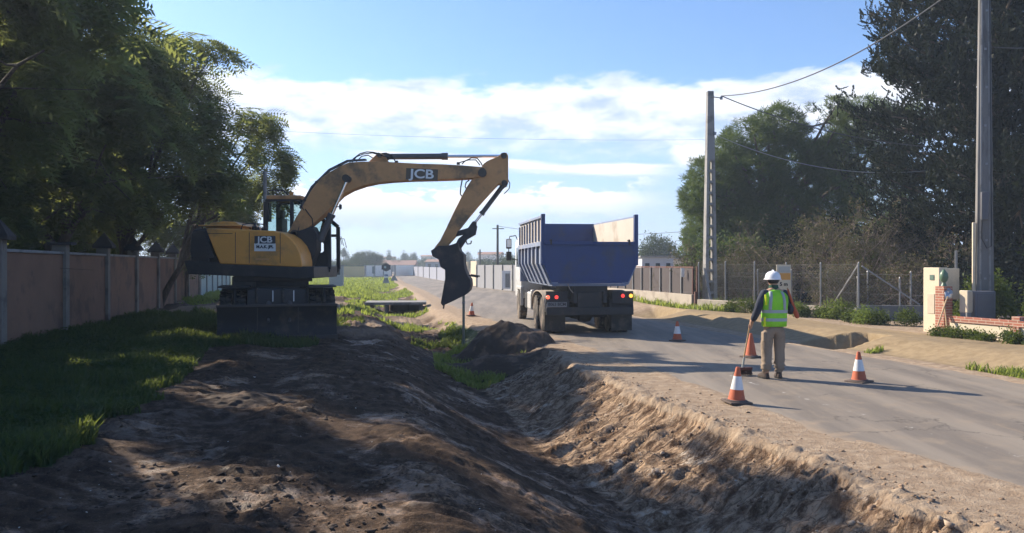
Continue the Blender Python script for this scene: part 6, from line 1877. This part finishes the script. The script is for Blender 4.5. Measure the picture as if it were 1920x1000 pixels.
# ------------------------------------------------------------------ worker
M_skin = mat('skin', (.42, .25, .17), .6, var=.06)
M_trous = mat('beige_trousers', (.26, .20, .145), .92, var=.14, scale=5, col2=(.19, .145, .105), patch=(.5, .68), bump=.6, bscale=14)
M_navy = mat('navy_jacket', (.025, .032, .052), .9, var=.2, scale=5, bump=.5, bscale=14)
M_vest = mat('hi_vis', (.22, .60, .025), .75, var=.10, scale=5, col2=(.28, .66, .03), patch=(.45, .6), bump=.45, bscale=9)
M_vedge = mat('hi_vis_edge', (.72, .80, .02), .7, var=.06)
M_refl = mat('reflective_grey', (.34, .38, .38), .45, var=.08, scale=8)
M_helm = mat('helmet_white', (.74, .74, .76), .35, var=.04, coat=.3)
M_boot = mat('boot_brown', (.06, .042, .035), .8, var=.2)
M_hairm = mat('dark_hair', (.03, .024, .02), .9, var=.2)
M_collar = mat('green_collar', (.02, .07, .04), .9, var=.2)


def skin(name, V, Ed, rad, material, parent, sub=2, root_i=0):
    me = bpy.data.meshes.new('sk'); me.from_pydata([tuple(v) for v in V], Ed, [])
    o = bpy.data.objects.new('sk', me); COL.objects.link(o)
    o.modifiers.new('s', 'SKIN'); 
    for i, r_ in enumerate(rad):
        d = me.skin_vertices[0].data[i]; d.radius = (r_, r_) if not isinstance(r_, tuple) else r_; d.use_root = (i == root_i)
    sb_ = o.modifiers.new('b', 'SUBSURF'); sb_.levels = sub; sb_.render_levels = sub
    dg = bpy.context.evaluated_depsgraph_get(); m2 = bpy.data.meshes.new_from_object(o.evaluated_get(dg))
    bpy.data.objects.remove(o); bpy.data.meshes.remove(me)
    m2.materials.clear(); ob = link(name, m2, material, parent); m2.shade_smooth()
    return ob


def loft(rings, closed=True, caps=True, n=28):
    """rings: (cx, cy, z, rx, ry, yaw) ellipse stack"""
    mb = MB(); vs = []
    for cx, cy, z, rx, ry, *e in rings:
        sq = e[0] if e else 1.0
        for i in range(n):
            a = 2 * PI * i / n; ca, sa = math.cos(a), math.sin(a)
            vs.append((cx + rx * math.copysign(abs(ca) ** sq, ca), cy + ry * math.copysign(abs(sa) ** sq, sa), z))
    fs = []
    for k in range(len(rings) - 1):
        for i in range(n): fs.append((k * n + i, k * n + (i + 1) % n, (k + 1) * n + (i + 1) % n, (k + 1) * n + i))
    if caps: fs += [tuple(range(n)), tuple(range((len(rings) - 1) * n, len(rings) * n))]
    return mb.add(vs, fs)


WX, WY = 4.44, 13.55
wk = thing('person', 'road worker in white helmet, lime hi-vis vest and beige trousers, seen from behind', 'person', (WX, WY, .028), R(4))
# local: x right, y forward (away from the camera), z up
HL = (-.33, .16, .93)      # left hand, on the broom stick
HR = (.30, .10, 1.10)      # right hand, holding the rolled flag
V = [(0, 0, .95), (0, .0, 1.12), (0, -.01, 1.32), (0, 0, 1.46), (0.0, .015, 1.53), (-.005, .03, 1.60), (-.01, .035, 1.67), (-.01, .03, 1.735),   # 0-7 spine, neck, head
     (-.18, 0, 1.43), (-.285, -.03, 1.19), HL,            # 8,9,10 left arm
     (.18, 0, 1.43), (.275, -.05, 1.20), HR,              # 11,12,13 right arm
     (-.10, 0, .90), (-.13, .01, .50), (-.14, -.03, .09), (-.15, .12, .05),
     (.09, 0, .90), (.10, .03, .50), (.09, -.01, .09), (.11, .14, .05)]
Ed = [(0, 1), (1, 2), (2, 3), (3, 4), (4, 5), (5, 6), (6, 7), (3, 8), (8, 9), (9, 10), (3, 11), (11, 12), (12, 13), (0, 14), (14, 15), (15, 16), (16, 17), (0, 18), (18, 19), (19, 20), (20, 21)]
rad = [(.15, .11), (.145, .10), (.16, .10), (.10, .08), .055, .078, .098, .075, .06, .045, .034, .06, .045, .034, .085, .06, .042, .035, .085, .06, .042, .035]
# fingers rooted in the palms, curled round the stick and the flag
def hand(base, d0, side):
    bi = V.index(base); base = Vector(base); d0 = Vector(d0).normalized()
    palm = base + d0 * .055; V.append(tuple(palm)); rad.append((.036, .018)); pi_ = len(V) - 1; Ed.append((bi, pi_))
    across = Vector((0, .3, 1)).normalized() if side < 0 else Vector((-.25, 0, 1)).normalized()
    cur = d0.cross(across).normalized() * side
    for k, ln in enumerate((.030, .034, .032, .026)):
        o = palm + across * (.030 - .020 * k)
        p1 = o + d0 * .028; p2 = p1 + (d0 * .5 + cur).normalized() * ln; p3 = p2 + (cur * .6 - d0).normalized() * ln * .8
        for p in (p1, p2, p3): V.append(tuple(p)); rad.append(.0095)
        n = len(V); Ed.extend([(pi_, n - 3), (n - 3, n - 2), (n - 2, n - 1)])
    t1 = base + d0 * .02 + across * .035; t2 = t1 + (across + cur * 1.2 + d0 * .6).normalized() * .034; V.append(tuple(t1)); V.append(tuple(t2)); rad.extend([.012, .010]); n = len(V); Ed.extend([(pi_, n - 2), (n - 2, n - 1)])


hand(HL, (.0, .35, -.9), -1); hand(HR, (.35, .55, .3), 1)
body = skin('body', V, Ed, rad, M_skin, wk)
# face: nose, ears, eyes on the far side of the head
m_ = MB(); m_.lathe([(.0, -.02), (.016, -.016), (.012, 0), (.004, .03)], (-.02, .135, 1.655), 10); 
face = m_.build('nose', M_skin, wk)
m_ = MB()
for sg in (-1, 1): m_.lathe([(.0, -.030), (.014, -.018), (.018, .01), (.0, .032)], (-.01 + sg * .095, .02, 1.66), 10)
for ear_i, sg in enumerate((-1, 1)):
    e_ = MB(); e_.lathe([(.0, -.032), (.013, -.018), (.018, .012), (.0, .034)], (-.01 + sg * .096, .02, 1.655), 10); e_.build('ear', M_skin, wk)
for sg in (-1, 1):
    e_ = MB(); e_.lathe([(.0, -.011), (.011, 0), (.0, .011)], (-.015 + sg * .034, .118, 1.685), 10); e_.build('eye', M_white, wk)
e_ = MB(); e_.box((-.018, .122, 1.612), (.05, .012, .008)); e_.build('mouth', mat('lip', (.30, .12, .10), .6), wk)
# hair at the nape
loft([(-.01, .01, 1.60, .070, .068), (-.01, .005, 1.64, .094, .092), (-.01, .01, 1.68, .102, .104), (-.01, .02, 1.71, .10, .104)]).build('hair', M_hairm, wk, 60)
# helmet
m_ = loft([(-.01, .03, 1.672, .128, .150), (-.01, .03, 1.680, .130, .152), (-.01, .03, 1.700, .126, .146), (-.01, .03, 1.74, .120, .138), (-.01, .03, 1.775, .100, .116), (-.01, .03, 1.80, .066, .078), (-.01, .03, 1.812, .02, .025)])
hel = m_.build('helmet', M_helm, wk, 60)
m_ = loft([(-.01, .045, 1.664, .142, .178), (-.01, .045, 1.672, .143, .180), (-.01, .04, 1.682, .128, .152)]); m_.build('brim', M_helm, hel, 60)
m_ = MB(); m_.tube([(-.01, -.095, 1.70), (-.01, -.07, 1.775), (-.01, .03, 1.822), (-.01, .13, 1.775)], [.012, .014, .014, .01], 8); m_.build('ridge', M_helm, hel)
m_ = MB(); m_.tube([(-.11, -.0, 1.66), (-.06, -.085, 1.635), (.03, -.09, 1.635), (.09, .0, 1.66)], .010, 6); m_.build('harness', M_black, hel)
# jacket sleeves and collar
VJ = [(0, 0, 1.20), (0, 0, 1.40), (-.175, 0, 1.425), (-.25, -.02, 1.30), (-.292, -.04, 1.17), (-.315, .06, 1.03), (-.328, .13, .955), (.175, 0, 1.425), (.245, -.03, 1.30), (.288, -.06, 1.18), (.295, .02, 1.12), (.30, .07, 1.10)]
EJ = [(0, 1), (1, 2), (2, 3), (3, 4), (4, 5), (5, 6), (1, 7), (7, 8), (8, 9), (9, 10), (10, 11)]
RJ = [(.16, .11), (.13, .10), .088, .078, .068, .060, .052, .088, .078, .068, .058, .05]
skin('jacket', VJ, EJ, RJ, M_navy, wk)
loft([(0, .012, 1.45, .105, .092), (0, .012, 1.50, .088, .082), (-.003, .016, 1.555, .076, .076), (-.004, .016, 1.575, .074, .074)]).build('collar', M_collar, wk, 60)
# vest
rg_ = [(0, 0, .875, .195, .135, .75), (0, 0, .95, .198, .140, .75), (0, 0, 1.05, .198, .140, .72), (0, -.005, 1.18, .207, .140, .72), (0, -.01, 1.30, .220, .140, .7), (0, -.008, 1.38, .218, .130, .72), (0, -.002, 1.43, .192, .112, .8), (0, .004, 1.465, .140, .095, .9), (0, .008, 1.49, .10, .085, 1)]
vest = loft(rg_, caps=False, n=44).build('vest', M_vest, wk, 70)
so = vest.modifiers.new('s', 'SOLIDIFY'); so.thickness = .008; so.offset = 1


def ringat(z):
    for a, b in zip(rg_[:-1], rg_[1:]):
        if a[2] <= z <= b[2]:
            t = (z - a[2]) / (b[2] - a[2]); return [a[i] + (b[i] - a[i]) * t for i in range(6)]
    return rg_[-1]


def vstripe(z0, z1, e=.012):
    zs = np.linspace(z0, z1, 4); r_ = [ringat(z) for z in zs]; return loft([(q[0], q[1], q[2], q[3] + e, q[4] + e, q[5]) for q in r_], caps=False, n=44)


for z0 in (.965, 1.105):
    st = vstripe(z0, z0 + .052).build('reflective_band', M_refl, vest, 70)


def vpt(x, z, e=.014, back=True):
    q = ringat(z); c = min(abs(x) / (q[3] + e), .999); ca = c ** (1 / q[5]); sa = math.sqrt(1 - ca * ca); y = (q[4] + e) * sa ** q[5]
    return Vector((x, q[1] + (-y if back else y), z))


for sg in (-1, 1):
    m_ = MB(); vs = []
    for i in range(12):
        z = 1.16 + (1.475 - 1.16) * i / 11; x = sg * (.125 - .02 * (i / 11) ** 2 * 1.5)
        for dx_ in (-.026, .026): vs.append(vpt(x + dx_, min(z, 1.47)))
    fs = [(2 * i, 2 * i + 1, 2 * i + 3, 2 * i + 2) for i in range(11)]; m_.add(vs, fs); o = m_.build('brace_stripe', M_refl, vest, 70)
    so = o.modifiers.new('s', 'SOLIDIFY'); so.thickness = .003; so.offset = 0
m_ = MB()
pts = [vpt(-.20 + .008, z, .010) for z in (.88, .95, 1.0, 1.04)]; m_.tube(pts, .022, 6); o = m_.build('side_trim', M_vedge, vest)
m_ = MB(); pts = [vpt(-.185, z, .008) for z in (1.24, 1.30, 1.36, 1.41)]; m_.tube(pts, .020, 6); o = m_.build('shoulder_trim', M_vedge, vest)
# trousers
VT = [(0, 0, .97), (0, 0, .90), (-.095, 0, .84), (-.115, .01, .66), (-.128, .015, .50), (-.135, -.005, .32), (-.142, -.02, .17), (-.145, -.022, .10),
      (.092, 0, .84), (.098, .015, .66), (.10, .03, .50), (.098, .01, .32), (.092, 0, .17), (.092, 0, .10)]
ET = [(0, 1), (1, 2), (2, 3), (3, 4), (4, 5), (5, 6), (6, 7), (1, 8), (8, 9), (9, 10), (10, 11), (11, 12), (12, 13)]
RT = [(.165, .12), (.17, .135), (.118, .125), .110, .098, .094, .092, .082, (.118, .125), .110, .098, .094, .092, .082]
tro = skin('trousers', VT, ET, RT, M_trous, wk)
me = tro.data   # creases
co = np.empty(len(me.vertices) * 3, np.float32); me.vertices.foreach_get('co', co); co = co.reshape(-1, 3)
k = .012 * fbm(co[:, 0] * 14 + co[:, 2] * 10, co[:, 2] * 18, 3, 3) + .016 * (co[:, 2] < .26) * np.sin(co[:, 2] * 110 + co[:, 0] * 20)
no = np.empty(len(me.vertices) * 3, np.float32); me.vertices.foreach_get('normal', no); co += no.reshape(-1, 3) * k[:, None]; me.vertices.foreach_set('co', co.ravel().astype(np.float32)); me.update()
m_ = MB(); m_.box((-.19, -.02, .70), (.05, .13, .17)); m_.build('pocket', M_trous, tro, bevel=.02)
for sg, x, y, yw_ in ((-1, -.148, .03, R(14)), (1, .098, .045, R(-8))):
    m_ = MB(); Mz = Matrix.Translation((x, y, 0)) @ Matrix.Rotation(yw_, 4, 'Z')
    b_ = loft([(0, .035, .012, .052, .135, .8), (0, .035, .035, .054, .137, .8), (0, .025, .06, .050, .12, .85), (0, -.01, .09, .045, .075, .9), (0, -.035, .14, .045, .052), (0, -.035, .17, .047, .054)])
    b_.v = [tuple(Mz @ Vector(p)) for p in b_.v]; bo = b_.build('boot', M_boot, wk, 60)
    b_ = loft([(0, .035, -.012, .055, .14, .8), (0, .035, .014, .056, .141, .8)]); b_.v = [tuple(Mz @ Vector(p)) for p in b_.v]; b_.build('sole', M_black, bo, 40)

# broom held in the left hand
wm = Matrix.Translation((WX, WY, .028)) @ Matrix.Rotation(R(4), 4, 'Z')
hand_w = wm @ Vector((HL[0] - .012, HL[1] + .045, HL[2] - .05))
foot = P(1392, 697, 13.95); foot.z = .13
top = hand_w + (hand_w - foot) * .22
r = thing('broom', 'road broom with a pale wooden handle and dark reddish bristles held by the worker', 'broom', tuple(foot))
m_ = MB(); m_.cyl((0, 0, .04), tuple(top - foot), .0135, n=10); m_.build('handle', M_wood, r)
m_ = MB(); d_ = (top - foot).normalized(); m_.cyl((0, 0, -.0), tuple(d_ * .22), .019, n=10); m_.build('ferrule', M_refl, r)
m_ = MB(); m_.box((.03, 0, .0), (.30, .07, .05), (0, 0, R(15))); hd = m_.build('head', mat('broom_red', (.10, .035, .03), .8, var=.3), r, bevel=.01)
m_ = MB(); rgb_ = np.random.default_rng(4)
for i in range(150):
    x = rgb_.uniform(-.12, .17); y = rgb_.uniform(-.03, .03) + x * .26; m_.bar((x, y, -.02), (x + rgb_.normal() * .012 + (x - .02) * .12, y + rgb_.normal() * .012, -.105), .006)
m_.build('bristles', mat('bristle', (.075, .035, .03), .9, var=.3), hd, smooth=None)
# rolled orange flag in the right hand, over the shoulder
a = wm @ Vector((.375, -.01, 1.02)); b_ = wm @ Vector((.15, -.19, 1.53))
r = thing('signal_flag', 'rolled orange red signal flag held upright against the right shoulder of the worker', 'flag', tuple(a))
d_ = b_ - a
m_ = MB(); m_.cyl((0, 0, 0), tuple(d_), .011, n=8); m_.build('stick', M_wood, r)
m_ = MB(); pts = [d_ * t for t in (.0, .06, .14, .26, .4, .55, .75, .95)]; m_.tube([tuple(p + Vector((.03 * (1 - i / 7), 0, 0))) for i, p in enumerate(pts)], [.026, .042, .042, .034, .026, .020, .018, .014], 10)
m_.build('cloth', mat('flag_orange', (.40, .085, .04), .8, var=.15, bump=.6, bscale=20), r, 60)

# ------------------------------------------------------------------ air
m_ = MB(); m_.box((0, 430, 14.5), (1700, 960, 37))
hz_ = m_.build('haze', bpy.data.materials.new('haze_air'), None, None); tag(hz_, 'thin pale haze in the air over the whole scene', 'haze', kind='stuff')
hm_ = hz_.data.materials[0]; hm_.use_nodes = True; nt = hm_.node_tree; nt.nodes.clear()
o_ = nt.nodes.new('ShaderNodeOutputMaterial'); pv = nt.nodes.new('ShaderNodeVolumePrincipled')
pv.inputs['Color'].default_value = (.70, .84, 1.0, 1); pv.inputs['Density'].default_value = 0.0012; pv.inputs['Anisotropy'].default_value = 0.2
nt.links.new(pv.outputs[0], o_.inputs['Volume'])
